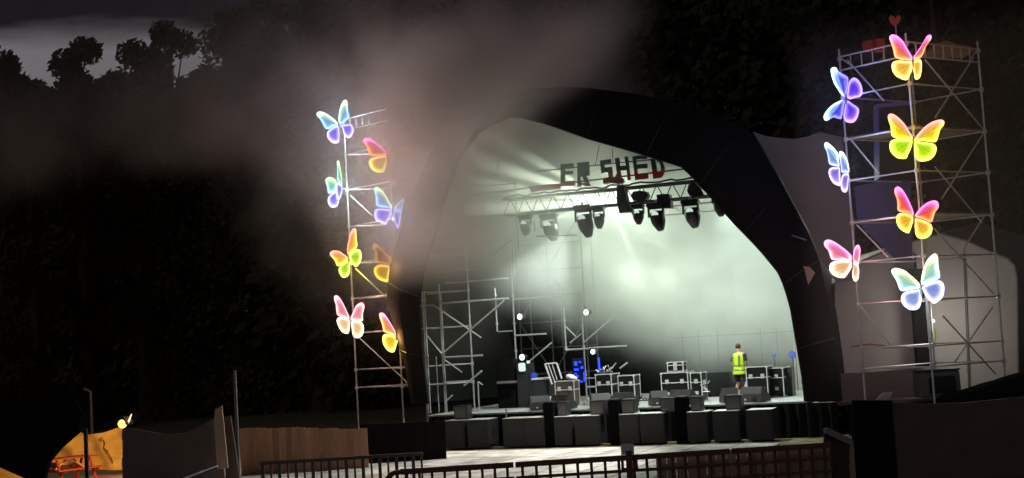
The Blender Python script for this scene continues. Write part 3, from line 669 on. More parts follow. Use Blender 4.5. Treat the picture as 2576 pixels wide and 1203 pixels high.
# scrims and speaker hang in the right tower
t = thing('blue_scrim', AY(2250, 600, 43.6), 'dark blue mesh scrim hanging inside the right tower behind the butterflies', 'scrim')
def fabricsheet(poly, Y, th=.05, mt='bluefab', nm='sheet', parent=None):
    b = MB(); b.prism([AY(x, y, Y) for x, y in poly], Vector((0, th, 0))); return b.build(nm, M[mt], parent)
fabricsheet([(2150,470),(2290,440),(2296,655),(2256,656),(2158,560)], 43.9, parent=t)
b = MB(); b.prism([AY(x, y, 43.7) for x, y in ((2207,262),(2296,254),(2300,452),(2210,450))], Vector((0,.6,0)))
pb = tag(b.build('speaker_array', M['blackcloth']), 'dark covered speaker hang with a blue top edge inside the right tower', 'speaker')
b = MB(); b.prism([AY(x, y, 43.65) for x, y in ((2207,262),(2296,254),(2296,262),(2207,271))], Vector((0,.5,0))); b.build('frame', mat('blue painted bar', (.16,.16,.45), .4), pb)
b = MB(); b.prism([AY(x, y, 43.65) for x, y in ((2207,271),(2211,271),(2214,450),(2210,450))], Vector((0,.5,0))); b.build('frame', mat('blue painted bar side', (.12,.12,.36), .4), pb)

# ------------------------------------------------------------------ backstage marquee
mq = thing('marquee', AY(2330, 1000, 47), 'off-white backstage tent with rounded shoulder standing behind the right scaffold tower', 'tent')
wl = [(2104,1012),(2100,712),(2160,660),(2260,618),(2368,588),(2430,606),(2497,636),(2535,650),(2552,668),(2558,700),(2562,1000)]
b = MB(); f_ = [AY(x, y, 46.0 + .0*x) for x, y in wl]; b.prism(f_, Vector((0, 7, 0))); b.build('fabric_wall', M['marq'], mq)
for x in (2316, 2440):
    b = MB(); b.tube(AY(x, 1002, 45.95), AY(x-14, 640, 45.95), .045); b.build('frame_pole', mat('dark tent pole', (.12,.12,.13), .5), mq)
b = MB(); b.path([AY(x, y, 45.93) for x, y in wl[2:]], .035); b.build('eave_piping', M['greyfab'], mq)
b = MB(); b.box(AY(2312, 800, 45.6)+Vector((0,0,0)), (.4, .3, 3.2)); t = tag(b.build('cable_duct', M['blackcloth']), 'dark vertical cable run standing before the tent wall', 'cable')
b = MB(); b.path([AY(x, y, 44.6) for x, y in ((2225,870),(2190,866),(2142,872))], .03)
tag(b.build('hand_rail', mat('orange pipe', (.55,.18,.08), .5)), 'thin orange rail before the pale tent wall', 'rail')
# roof line of a dark tent behind at far right
b = MB(); b.prism([AY(x, y, 52) for x, y in ((2370,590),(2460,560),(2600,600),(2640,1000),(2560,1000),(2552,668),(2500,632))], Vector((0,4,0)))
tag(b.build('dark_tent', mat('dark tent fabric', (.06,.052,.045), .8, bump=.4, scale=.6)), 'dark tent roof sloping away at the far right edge', 'tent')

# ------------------------------------------------------------------ scaffolding inside the canopy
k1 = crop(1550, 1050, 2.004)
def scaf(name, label, v, lines, grp):
    pts = [S(*k1(*l[1]), v) for l in lines]; base = min(pts, key=lambda p: p.z)
    t = thing('scaffolding', base, label, 'scaffolding', grp)
    for kind, a, c, r in lines:
        dv = {'upright': 0, 'ledger': -.05, 'brace': -.1}[kind]
        p, q = S(*k1(*a), v+dv), S(*k1(*c), v+dv)
        if kind == 'upright':           # plumb pole through the traced middle, down to the deck
            m = (p+q)/2; hi = max(p.z, q.z); lo = min(p.z, q.z)
            p = Vector((m.x, m.y, hi)); q = Vector((m.x, m.y, lo if lo > 2.4 else FZ))
        if kind == 'ledger': z = (p.z+q.z)/2; p = Vector((p.x,p.y,z)); q = Vector((q.x,q.y,z))
        b = MB(); b.tube(p, q, r, 8); po = b.build(kind, M['steel'], t)
        if kind == 'upright':
            zz = FZ + 1.0
            while zz < hi - .1:
                if zz > q.z: b = MB(); b.tube(Vector((p.x,p.y,zz)), Vector((p.x,p.y,zz+.09)), r*1.7, 8); b.build('coupler', M['steel'], po)
                zz += 1.0
    return t
G3 = 'scaffold frames inside the stage on the left'
scaf('f', 'brightly lit scaffold frame with crossed braces just inside the left leg of the canopy', 1.2, [
 ('upright',(195,180),(240,900),.030),('upright',(212,180),(254,900),.026),('upright',(335,120),(372,1060),.030),('upright',(348,200),(385,1060),.022),('upright',(768,150),(785,490),.028),
 ('upright',(300,690),(330,960),.02),
 ('ledger',(350,265),(875,238),.036),('ledger',(370,695),(672,678),.034),('ledger',(380,883),(560,883),.026),('ledger',(380,105),(875,85),.03),('ledger',(300,20),(740,5),.02),
 ('brace',(285,285),(660,540),.028),('brace',(366,655),(840,250),.032),('brace',(225,510),(350,665),.026),('brace',(370,710),(510,810),.02),('brace',(525,915),(665,800),.034),('brace',(385,1035),(436,990),.03),
 ('ledger',(90,310),(280,275),.03),('brace',(640,885),(672,910),.02),('upright',(632,885),(648,1110),.024)], G3)
scaf('f', 'second scaffold frame behind the first with round lamps clamped to its long pole', 3.4, [
 ('upright',(900,-60),(948,1100),.032),('upright',(1305,300),(1325,630),.03),('upright',(1440,200),(1486,1000),.032),
 ('ledger',(915,238),(1290,215),.034),('ledger',(925,522),(1170,510),.03),('ledger',(790,490),(905,490),.024),('ledger',(1320,632),(1500,628),.03),('ledger',(1500,620),(1800,603),.026),
 ('brace',(1040,722),(1210,580),.028),('brace',(1320,450),(1400,530),.024),('brace',(1355,580),(1442,510),.024),('brace',(1470,572),(1700,370),.026),
 ('ledger',(1480,858),(1560,855),.02),('ledger',(1490,925),(1560,922),.03),('brace',(1745,780),(1805,735),.03)], G3)
# upper frame fading into the smoke
q2 = crop(1100, 300, 1.898); q3 = crop(1900, 350, 1.604)
t = thing('scaffolding', S(1175, 700, 2.2), 'tall scaffold frame fading into the smoke above the left side of the stage', 'scaffolding', G3)
for kind, a, c, r in [('upright', q2(1300,700), q2(1350,1300), .03), ('upright', q2(1620,590), q2(1590,740), .024), ('brace', q2(1345,1060), q2(1445,1000), .022), ('ledger', q2(1280,1105), q2(1480,1100), .026),
   ('ledger', q2(1500,862), q2(1720,850), .024), ('brace', q2(1250,1060), q2(1330,830), .024), ('upright', q3(150,1000), q3(188,1170), .026), ('upright', q3(298,820), q3(306,892), .024), ('ledger', q3(312,920), q3(570,912), .026),
   ('ledger', q3(-20,1195), q3(135,1190), .026), ('brace', q3(10,1060), q3(160,940), .022), ('upright', (1168,420), (1172,760), .028), ('ledger', (1165,470), (1300,462), .022), ('ledger', (1168,545), (1310,538), .022), ('upright', (1298,450), (1302,640), .022)]:
    b = MB(); p, q = S(*a, 2.2), S(*c, 2.2)
    if kind == 'upright': m = (p+q)/2; p = Vector((m.x,m.y,p.z)); q = Vector((m.x,m.y,q.z))
    b.tube(p, q, r, 8); b.build(kind, M['steel'], t)

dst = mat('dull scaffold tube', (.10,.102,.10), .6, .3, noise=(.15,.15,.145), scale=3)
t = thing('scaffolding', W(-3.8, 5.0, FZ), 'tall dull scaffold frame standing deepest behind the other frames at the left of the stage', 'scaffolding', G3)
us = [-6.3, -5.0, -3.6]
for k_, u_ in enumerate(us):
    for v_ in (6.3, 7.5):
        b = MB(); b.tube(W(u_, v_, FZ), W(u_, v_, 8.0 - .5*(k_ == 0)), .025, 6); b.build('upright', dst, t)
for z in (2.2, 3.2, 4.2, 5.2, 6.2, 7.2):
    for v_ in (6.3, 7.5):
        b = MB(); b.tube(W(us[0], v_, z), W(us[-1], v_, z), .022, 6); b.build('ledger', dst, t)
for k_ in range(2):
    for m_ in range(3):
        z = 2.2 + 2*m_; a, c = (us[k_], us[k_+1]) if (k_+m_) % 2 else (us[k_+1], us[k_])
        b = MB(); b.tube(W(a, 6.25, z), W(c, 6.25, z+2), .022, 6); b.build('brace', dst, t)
# ------------------------------------------------------------------ lamps on the scaffolds
def par(px, py, v, r, label, mt='lamp_white'):
    p = S(px, py, v); t = thing('par_lamp', p, label, 'lamp', 'small round lamps on the scaffolding')
    q = (-V - U*.2).to_track_quat('Z', 'Y').to_matrix()
    b = MB(); b.lathe([(r*.35,-.26),(r*.8,-.22),(r*.95,-.08),(r*1.12,0),(r*1.12,.01)], p, 14, q); b.build('can', M['black'], t)
    b = MB(); b.lathe([(r*.05,.012),(r*.92,.016),(r*.92,.024),(r*.5,.04),(r*.05,.045)], p, 14, q); b.build('lens', M[mt], t)
    b = MB(); b.tube(p + Vector((0,0,r)) , p + Vector((0,0,r+.14)) - U*.08, .015); b.build('bracket', M['black'], t)
    return t
par(1308, 797, 3.2, .115, 'white round lamp highest on the long pole left of the cases')
par(1475, 786, 3.2, .115, 'white round lamp at the edge of the smoke in mid stage')
par(1314, 899, 3.2, .12, 'white round lamp just over the square-faced cabinet')
par(1492, 885, 3.2, .10, 'white round lamp above the blue lights')
par(2023, 942, 2.0, .10, 'upper of two white lamps by the foot of the canopy at stage right')
par(2026, 960, 2.0, .13, 'lower, larger of two white lamps by the foot of the canopy at stage right')
par(1990, 947, 5.0, .075, 'small white lamp far back on the stage near the right canopy leg')

# ------------------------------------------------------------------ flight cases and stage gear
def base_at(px0, px1, v, z=FZ):
    # u range on plane v near the floor
    ym = 1000
    a, c = SU(px0, ym, v), SU(px1, ym, v); return a[0], c[0]
def hgt(px, pyt, v): return SU(px, pyt, v)[1]
def flight_case(px0, px1, pyt, v, dep, label, z0=FZ, m_='case', dishes=2, yaw=0, grp='flight cases on the stage'):
    u0_, u1_ = base_at(px0, px1, v); h = hgt((px0+px1)/2, pyt, v) - z0; wv = u1_-u0_
    cpos = W((u0_+u1_)/2, v+dep/2, z0); t = thing('flight_case', cpos, label, 'flight case', grp)
    R = RS @ Matrix.Rotation(yaw, 3, 'Z')
    L = lambda x, y, z: cpos + R @ Vector((x, y, z))
    b = MB(); b.box(L(0,0,h/2+.03), (wv-.02, dep-.02, h-.06), R); b.build('body', M[m_], t)
    e = .028; E = MB()
    for sx in (-1,1):
        for sy in (-1,1): E.box(L(sx*(wv/2-e/2), sy*(dep/2-e/2), h/2), (e,e,h), R)
    for z in (e/2, h-e/2, h*.66):
        for sy in (-1,1): E.box(L(0, sy*(dep/2-e/2+.002), z), (wv+.004,e,e), R)
        for sx in (-1,1): E.box(L(sx*(wv/2-e/2+.002), 0, z), (e,dep+.004,e), R)
    E.build('edging', M['edge'], t)
    K = MB()
    for sx in (-1,1):
        for sy in (-1,1):
            for z in (.03, h-.03): K.box(L(sx*(wv/2-.02), sy*(dep/2-.02), z), (.075,.075,.075), R, bev=.015)
    K.build('corner_balls', M['edge'], t)
    for i in range(dishes):
        x = (i-(dishes-1)/2)*wv*.55
        for z, hh in ((h*.70, .15), (h*.30, .12)):
            d = MB(); d.box(L(x, -dep/2-.006, z), (.13, .016, hh), R, bev=.008); d.box(L(x, -dep/2-.02, z), (.05,.02,hh*.6), R, bev=.004); d.build('latch' if z > h*.5 else 'handle', M['dish'], t)
    for sx in (-1,1):
        for sy in (-1,1):
            if z0 == FZ:
                c = MB(); c.tube(L(sx*(wv/2-.1)-.03, sy*(dep/2-.1), .03), L(sx*(wv/2-.1)+.03, sy*(dep/2-.1), .03), .03, 8); c.build('castor', M['black'], t)
    return t
flight_case(1397, 1446, 958, 1.6, .55, 'brown-faced flight case with two zinc dishes and bright edging', m_='casebrown')
flight_case(1500, 1541, 941, 1.9, .9, 'upright black flight case carrying cables beside the scaffold pole')
flight_case(1556, 1598, 944, 2.6, .7, 'black flight case standing behind the upright one')
flight_case(1665, 1734, 937, 2.0, .8, 'wide black flight case with latches carrying a smaller one')
flight_case(1739, 1768, 937, 2.1, .7, 'narrow black case pushed against the wide flight case', dishes=1)
z_ = hgt(1700, 937, 2.0)
flight_case(1683, 1724, 910, 2.1, .45, 'small silver-edged case sitting on top of the wide flight case', z0=z_+.01, dishes=1)
flight_case(1880, 1934, 922, 2.3, .9, 'long black flight case just behind the person in hi-vis', dishes=2)
flight_case(1938, 1974, 925, 2.9, 1.2, 'dark case furthest right with a silver lid line', dishes=1)
# open lid
t = thing('case_lid', S(1395, 968, 1.9), 'open flight case lid leaning back with silver edges', 'case lid')
ld = [(1160,745),(1250,738),(1290,860),(1215,905)]
b = MB(); b.prism([S(*k1(x,y), 1.9) for x, y in ld], V*.16); b.build('shell', M['case'], t)
for a, c, r in (((1160,745),(1215,905),.035),((1185,742),(1240,895),.018),((1250,738),(1290,860),.03),((1160,745),(1250,738),.025),((1215,745),(1255,870),.014)):
    b = MB(); b.tube(S(*k1(*a), 1.87), S(*k1(*c), 1.87), r, 6); b.build('edge_strip', M['edge'], t)
def cabinet(px0, px1, pyt, v, dep, label, nm='equipment_rack', cat='cabinet', mt='speaker', top=None, z0=FZ):
    u0_, u1_ = base_at(px0, px1, v); h = hgt((px0+px1)/2, pyt, v) - z0; cpos = W((u0_+u1_)/2, v+dep/2, z0)
    t = thing(nm, cpos, label, cat); wv = u1_-u0_
    L = lambda x, y, z: cpos + RS @ Vector((x, y, z))
    b = MB(); b.box(L(0,0,h/2), (wv, dep, h), RS, bev=.02); b.build('body', M[mt], t)
    b = MB(); b.box(L(0,-dep/2-.006,h/2), (wv*.86, .012, h*.84), RS, bev=.004); b.build('front_panel', M['grille' if mt != 'blackcloth' else 'blackcloth'], t)
    if top: b = MB(); b.box(L(0,0,h+.03), (wv*1.05, dep*1.05, .06), RS, bev=.015); b.build('top_board', M[top], t)
    return t
cabinet(1339, 1381, 956, 2.0, .6, 'low dark cabinet with a pale top beside the brown flight case', top='white')
cabinet(1252, 1296, 905, 2.6, .7, 'tall dark cabinet draped in green-black cloth left of the lamp pole', mt='blackcloth')
b = MB(); b.box(S(1275, 962, 2.45), (.75,.18,.09), RS, bev=.02); tag(b.build('folded_cloth', M['greyfab']), 'grey folded cloth lying across the tall dark cabinet', 'cloth')
ct = cabinet(1302, 1334, 913, 2.6, .5, 'black speaker box with a white square face on the lamp pole')
b = MB(); b.box(S(1313, 924, 2.52), (.26,.03,.30), RS, bev=.03); b.build('white_plate', M['dim_glow'], ct)
b = MB(); b.box(S(1329, 911, 2.52), (.12,.03,.10), RS, bev=.01); b.build('white_plate', M['dim_glow'], ct)
t = thing('bucket', W(base_at(1373,1391,1.5)[0]+.12, 1.5, FZ), 'small white tub standing by the low cabinet', 'tub')
b = MB(); b.lathe([(.09,0),(.12,.3),(.125,.36),(.13,.37)], t.location, 14); b.build('shell', M['white'], t)
b = MB(); b.lathe([(.05,.375),(.128,.376),(.128,.39),(.05,.4)], t.location, 14); b.build('lid', M['edge'], t)
b = MB()   # crumpled white cover on the case
bm = bmesh.new(); bmesh.ops.create_icosphere(bm, subdivisions=3, radius=1)
random.seed(5)
for v_ in bm.verts: v_.co *= (1 + .12*math.sin(v_.co.x*7)*math.cos(v_.co.y*6+v_.co.z*5))
bm.verts.ensure_lookup_table()
pc = S(1438, 950, 1.9)
b.add([pc + RS @ Vector((v_.co.x*.20, v_.co.y*.18, v_.co.z*.11 - v_.co.x*.06)) for v_ in bm.verts], [[v_.index for v_ in f.verts] for f in bm.faces]); bm.free()
tag(b.build('white_bundle', M['white'], smooth=True), 'crumpled white cloth bundle on the brown flight case', 'cloth')
# cables and clamps piled on the upright case
def tangle(px, py, v, n, r, w_, h_, label, mt='alu', nm='cable_heap'):
    random.seed(int(px)); c = S(px, py, v); b = MB()
    for i in range(n):
        a = c + RS @ Vector((random.uniform(-w_,w_), random.uniform(-.15,.15), random.uniform(0,h_)))
        d = a + RS @ Vector((random.uniform(-.16,.16), random.uniform(-.1,.1), random.uniform(-.05,.16))); b.tube(a, d, r, 6)
    b.tube(c - U*w_, c + U*w_, r, 6)
    return tag(b.build(nm, M[mt]), label, 'cables')
tangle(1522, 936, 2.1, 16, .022, .28, .16, 'heap of shiny clamps and cables on the upright flight case')
tangle(1416, 1014, .5, 14, .022, .35, .05, 'tangle of pale cable on the stage floor between the wedges')
tangle(1608, 1008, .8, 14, .02, .30, .03, 'dark cable lying on the floor right of the second pair of wedges', mt='rubber')
tangle(1488, 1018, .15, 16, .02, .45, .05, 'shiny cable ends at the stage lip below the scaffold pole')
tangle(1386, 955, 2.3, 5, .02, .1, .1, 'two bright cable ends on the low cabinet')
tangle(1776, 985, 1.6, 9, .02, .14, .30, 'silver hand truck fittings beside the narrow case')
# blue lights
t = thing('blue_light_tower', S(1456, 1000, 3.0), 'cluster of blue stage lights on a stand behind the flight cases', 'blue lights')
b = MB(); b.box(S(1456, 935, 3.1), (.42,.2,.95), RS, bev=.03); b.build('frame', mat('navy fixture', (.006,.006,.02), .5), t)
for x, y, a_, c_ in ((1448,915,.06,.10),(1450,930,.10,.05),(1452,947,.06,.06),(1464,925,.05,.06),(1470,948,.03,.22),(1459,911,.05,.04),(1462,960,.06,.03),(1448,940,.05,.03)):
    b = MB(); b.box(S(x, y, 2.95), (a_*1.6,.06,c_*1.5), RS, bev=.012); b.build('lamp', M['blue_led'], t)
t = thing('blue_strip_light', S(1506, 940, 3.0), 'upright blue strip light on the upright flight case', 'blue light')
b = MB(); b.tube(S(1506,900,3.0), S(1508,936,3.0), .035); b.build('tube', M['blue_led'], t)
b = MB(); b.box(S(1508,940,3.05), (.14,.14,.08), RS); b.build('base', M['black'], t)
for x, y, v, r, lb in ((1343,946,2.6,.13,'dim blue round light on the low cabinet'),(1993,893,5.0,.12,'blue light high on a stand near the right canopy leg'),(1947,893,5.4,.07,'faint violet light far back behind the long flight case')):
    t = thing('blue_par', S(x, y, v), lb, 'blue light'); q = (-V).to_track_quat('Z','Y').to_matrix()
    b = MB(); b.lathe([(r*.5,-.2),(r,-.1),(r*1.1,0)], t.location, 14, q); b.build('can', M['black'], t)
    b = MB(); b.lathe([(r*.1,.0),(r*.95,.004),(r*.9,.02),(r*.2,.04)], t.location, 14, q)
    b.build('lens', mat('dim blue lens', (.02,.04,.3), .4, emit=(.05,.12,.8), estr=.4), t)
    b = MB(); b.tube(t.location + V*.05, Vector((t.location.x, t.location.y, FZ)) + V*.05, .02); b.build('stand', M['black'], t)
# upright back-line poles in the haze
t = thing('backline_frame', W(3.2, 7.2, FZ), 'row of thin upright poles standing at the back of the stage in the haze', 'frame')
for x in (1720, 1760, 1808, 1918, 1958, 2002):
    u_, z_ = SU(x, 900, 7.2); b = MB(); b.tube(W(u_, 7.2, FZ), W(u_, 7.2, 3.5), .016, 6); b.build('upright', M['speaker'], t)
b = MB(); b.tube(W(SU(1700,900,7.2)[0], 7.2, 3.3), W(SU(2010,900,7.2)[0], 7.2, 3.3), .014, 6); b.build('ledger', M['speaker'], t)
# added black box makes the dark hazy gap; grey cabinet further right
cabinet(1780, 1830, 938, 5.0, 1.0, 'black box darkening the haze between the wide case and the person', mt='blackcloth')
cabinet(1975, 1995, 925, 3.4, .6, 'dark grey cabinet beside the last flight case')

# monitor wedges
def wedge(px0, px1, pyt, v, label, yaw=0.0):
    u0_, u1_ = base_at(px0, px1, v); wv = (u1_-u0_)*.84; h = .49; dep = .62
    cpos = W((u0_+u1_)/2, v, FZ); t = thing('monitor_wedge', cpos, label, 'stage monitor', 'wedge monitors along the stage front')
    R = RS @ Matrix.Rotation(yaw, 3, 'Z'); L = lambda x, y, z: cpos + R @ Vector((x, y, z))
    prof = [(-dep/2,.02),(-dep/2+.05,.28),(-dep/2+.16,h),(-dep/2+.26,h),(dep/2,.16),(dep/2,.02)]
    b = MB(); b.rings([[L(sx*wv/2, y, z) for y, z in prof] for sx in (-1, -.9, .9, 1)], True, True)
    ob = b.build('cabinet', M['wedge'], t)
    g = MB(); g.add([L(-wv*.44, -dep/2+.262+.0, h-.005+.012), L(wv*.44, -dep/2+.262, h-.005+.012), L(wv*.44, dep/2-.02, .18+.012), L(-wv*.44, dep/2-.02, .18+.012)], [(0,1,2,3)]); g.build('grille', M['grille'], t)
    c = MB(); c.box(L(wv*.2, -dep/2-.0, .13), (.16,.03,.08), R, bev=.01); c.build('handle', M['black'], t)
    c = MB(); c.box(L(-wv*.2, -dep/2-.0, .10), (.07,.03,.05), R, bev=.01); c.build('socket', M['edge'], t)
    return t
for x0_, x1_, v_, yw, lb in ((1330,1384,.5,.5,'leftmost wedge monitor in front of the low cabinet'),(1386,1446,.5,-.38,'wedge monitor in front of the brown flight case'),
    (1482,1535,.5,.5,'wedge monitor in front of the upright flight case'),(1540,1602,.5,-.38,'wedge monitor right of the upright flight case'),
    (1631,1681,.5,.5,'wedge monitor before the left half of the wide flight case'),(1684,1758,.5,-.38,'wedge monitor before the right half of the wide flight case'),
    (1811,1857,.5,.5,'wedge monitor at the feet of the person in hi-vis'),(1862,1936,.5,-.38,'rightmost wedge monitor before the long flight case')):
    wedge(x0_, x1_, 985, v_, lb, yw)

# ------------------------------------------------------------------ subs and front fills before the stage
def sub(px0, v, wv, label, h=.98, dep=.85):
    u0_ = SU(px0, 1100, v)[0]; cpos = W(u0_+wv/2, v+dep/2, 0); t = thing('subwoofer', cpos, label, 'subwoofer', 'subwoofers on the ground before the stage')
    L = lambda x, y, z: cpos + RS @ Vector((x, y, z))
    b = MB(); b.box(L(0,0,h/2+.03), (wv, dep, h-.06), RS, bev=.02); b.build('cabinet', M['speaker'], t)
    b = MB(); b.box(L(0,-dep/2-.008,h/2), (wv*.90, .02, h*.84), RS, bev=.006); b.build('grille', M['grille'], t)
    b = MB(); b.box(L(wv/2+.004, -.05, h*.55), (.012, .28, .16), RS, bev=.004); b.build('handle', M['black'], t)
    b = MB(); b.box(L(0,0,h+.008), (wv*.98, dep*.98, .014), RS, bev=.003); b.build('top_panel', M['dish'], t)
    return t
def fill(px0, px1, v, label, z0):
    u0_, u1_ = SU(px0, 1040, v)[0], SU(px1, 1040, v)[0]; wv = u1_-u0_; h = .46; dep = .4
    cpos = W((u0_+u1_)/2, v+dep/2, z0); t = thing('front_fill_speaker', cpos, label, 'speaker', 'small speakers on the subwoofers')
    b = MB(); rs = []
    for z, k in ((0, .86), (.06, .9), (h-.05, 1.0), (h, .97)): rs.append([cpos + RS @ Vector((sx*wv/2*k, sy*dep/2, z)) for sx, sy in ((-1,-1),(1,-1),(1,1),(-1,1))])
    b.rings(rs, True, True); b.build('cabinet', M['speaker'], t)
    b = MB(); b.add([cpos + RS @ Vector((sx*wv/2*k*.86, -dep/2-.008, z)) for sx, z, k in ((-1,.05,.88),(1,.05,.88),(1,h-.05,1),(-1,h-.05,1))], [(0,1,2,3)]); b.build('grille', mat('light speaker grille', (.11,.105,.10), .5, .2), t)
    return t
SH = .98
sp = [(1120,.72),(1176,.78),(1265,.80),(1319,.72),(1395,.62),(1447,.82),(1559,.66),(1612,.80),(1730,.66),(1795,.84),(1880,.8)]
lbs = ['dim subwoofer at the far left end of the row','subwoofer under the small left speaker','subwoofer with a pale upright edge, third from the left end','subwoofer left of the first dark gap','narrow lighter-fronted subwoofer right of the first dark gap','subwoofer left of the second dark gap in the row','lighter-fronted subwoofer in the middle of the row','subwoofer right of the lightest-fronted one','subwoofer with a reddish cast left of the last pair','subwoofer second from the right end of the row','rightmost subwoofer, almost lost in the dark']
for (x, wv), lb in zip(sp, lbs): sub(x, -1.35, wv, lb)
for x0_, x1_, lb in ((1368,1394,'black box darkening the first gap of the subwoofer row'),(1532,1558,'black box darkening the second gap of the subwoofer row'),(1700,1727,'black box darkening the gap left of the reddish subwoofer')):
    a_, _ = SU(x0_, 1080, -1.3); b_, _ = SU(x1_, 1080, -1.3)
    t = thing('gap_dark_box', W((a_+b_)/2, -1.0, 0), lb, 'stand', 'added black boxes in the subwoofer gaps')  # shade in the gaps made with added black boxes
    b = MB(); b.box(W((a_+b_)/2, -1.0, .72), (b_-a_, .6, 1.44), RS, bev=.03); b.build('cover', M['tarp'], t)
    b = MB(); b.box(W((a_+b_)/2, -1.0, 1.46), ((b_-a_)*.9, .5, .05), RS, bev=.01); b.build('top', M['speaker'], t)
for x0_, x1_, lb in ((1141,1176,'small speaker standing alone at the left end of the subwoofers'),(1402,1427,'narrow small speaker on the subwoofers below the brown flight case'),(1484,1523,'small grey speaker below the upright flight case'),(1563,1598,'small grey speaker below the second pair of wedges'),(1661,1702,'small tapered speaker below the wide flight case'),(1738,1766,'small dark speaker tilted below the gap in the wedges'),(1825,1868,'small speaker with a reddish face below the person')):
    fill(x0_, x1_, -1.1, lb, SH+.018)
for x, yb in ((1273,1062),(1430,1060),(1521+85,1060),(1771,1064)):
    t = thing('speaker_pole', S(x, 1064, -.55), {1273:'bright metal pole under the left end of the stage lip',1430:'bright metal pole between the small speakers below the brown case',1606:'bright metal pole beside the middle small speaker',1771:'bright metal pole right of the tapered small speaker'}[x], 'pole', 'bright poles along the stage lip')
    p = S(x, 1027, -.55); q = Vector((p.x, p.y, 0)); b = MB(); b.tube(p, q, .028); b.build('tube', M['alu'], t)
    b = MB(); b.tube(q, q+Vector((0,0,.03)), .16); b.build('foot', M['black'], t)

# ------------------------------------------------------------------ person in hi-vis
def person():
    v = 3.4; u0_, _ = SU(1864, 985, v); base = W(u0_, v, FZ)
    t = thing('person', base, 'person in yellow hi-vis vest and black shorts walking away across the stage', 'person')
    R = RS @ Matrix.Rotation(math.radians(-25), 3, 'Z') @ Matrix.Diagonal((1.22, 1.1, 1.05))      # local: x right, y forward (away from the viewer)
    P = {}
    def pt(n, x, y, z, r): P[n] = (R @ Vector((x, y, z)), r)
    pt('pel',0,0,.93,.145); pt('wst',.0,.01,1.08,.125); pt('chs',-.01,.03,1.28,.15); pt('shd',-.01,.04,1.42,.11); pt('nck',-.03,.06,1.50,.052); pt('hed0',-.045,.085,1.57,.075); pt('hed1',-.055,.10,1.65,.092); pt('hed2',-.055,.10,1.72,.075)
    pt('hl',-.09,0,.86,.095); pt('kl',-.13,.06,.49,.062); pt('cl',-.14,.02,.33,.058); pt('al',-.14,-.03,.09,.038); pt('fl',-.15,.10,.045,.036)
    pt('hr',.09,0,.86,.095); pt('kr',.16,.10,.50,.062); pt('cr',.19,-.02,.35,.058); pt('ar',.24,-.16,.14,.038); pt('fr',.25,-.06,.05,.036)
    pt('sl',-.19,.04,1.40,.062); pt('el',-.27,.02,1.13,.044); pt('wl',-.245,.16,.93,.029); pt('pl',-.235,.20,.88,.034)
    pt('sr',.18,.04,1.40,.062); pt('er',.245,.0,1.14,.044); pt('wr',.20,.17,.97,.029); pt('pr',.185,.21,.92,.034)
    ed = [('pel','wst'),('wst','chs'),('chs','shd'),('shd','nck'),('nck','hed0'),('hed0','hed1'),('hed1','hed2'),('pel','hl'),('hl','kl'),('kl','cl'),('cl','al'),('al','fl'),('pel','hr'),('hr','kr'),('kr','cr'),('cr','ar'),('ar','fr'),
          ('shd','sl'),('sl','el'),('el','wl'),('wl','pl'),('shd','sr'),('sr','er'),('er','wr'),('wr','pr')]
    for sd, s_ in (('l',-1),('r',1)):
        pc, wc = P['p'+sd][0], P['w'+sd][0]; f = (pc-wc).normalized(); side = R @ Vector((0,0,1)) ; side = side.cross(f).normalized()
        for i, (k, ln) in enumerate(((-.024,.062),(-.008,.072),(.008,.068),(.024,.055))):
            a = pc + side*k + f*.02; c = a + f*ln*.6; d = c + f*ln*.3 - Vector((0,0,.02))
            P[f'f{sd}{i}a'] = (a + f*.012, .0095); P[f'f{sd}{i}b'] = (c, .0085); P[f'f{sd}{i}c'] = (d, .0075)
            ed += [('p'+sd, f'f{sd}{i}a'), (f'f{sd}{i}a', f'f{sd}{i}b'), (f'f{sd}{i}b', f'f{sd}{i}c')]
        a = pc - side*.036*s_; P[f't{sd}'] = (a + f*.03, .010); ed.append(('p'+sd, f't{sd}'))
    names = list(P); idx = {n_: i for i, n_ in enumerate(names)}
    me = bpy.data.meshes.new('body'); me.from_pydata([P[n_][0] for n_ in names], [(idx[a], idx[c]) for a, c in ed], [])
    ob = bpy.data.objects.new('tmp', me); C.objects.link(ob)
    sk = ob.modifiers.new('s', 'SKIN'); sk.use_smooth_shade = True
    for i, n_ in enumerate(names):
        r = P[n_][1]; me.skin_vertices[0].data[i].radius = (r, r*(.82 if n_ in ('pel','wst','chs') else 1))
    me.skin_vertices[0].data[idx['pel']].use_root = True
    ob.modifiers.new('d', 'SUBSURF').levels = 2
    dg = bpy.context.evaluated_depsgraph_get(); m2 = bpy.data.meshes.new_from_object(ob.evaluated_get(dg)); bpy.data.objects.remove(ob)
    m2.name = 'body'; m2.materials.clear(); m2.materials.append(M['skin']); bo = bpy.data.objects.new('body', m2); C.objects.link(bo); bo.parent = t
    def ringpart(nm, mt, rows, n=18, off=(0,0,0), smooth=True, parent=None):
        rs = []
        for x, y, z, rx_, ry_ in rows: rs.append([R @ Vector((x + rx_*math.cos(2*math.pi*i/n), y + ry_*math.sin(2*math.pi*i/n), z)) for i in range(n)])
        m_ = MB(); m_.rings(rs, True, True); o = m_.build(nm, M[mt], parent or t, smooth=smooth, local=True); return o
    vest = ringpart('vest', 'hivis', [(0,.0,.78,.215,.165),(0,.0,.80,.215,.165),(0,.01,1.0,.185,.15),(-.005,.02,1.15,.185,.15),(-.01,.03,1.3,.21,.165),(-.01,.04,1.40,.205,.145),(-.015,.045,1.455,.15,.11),(-.02,.05,1.48,.085,.08)])
    ringpart('reflective_band', 'reflect', [(0,.005,.90,.204,.162),(0,.005,.945,.199,.160)], parent=vest)
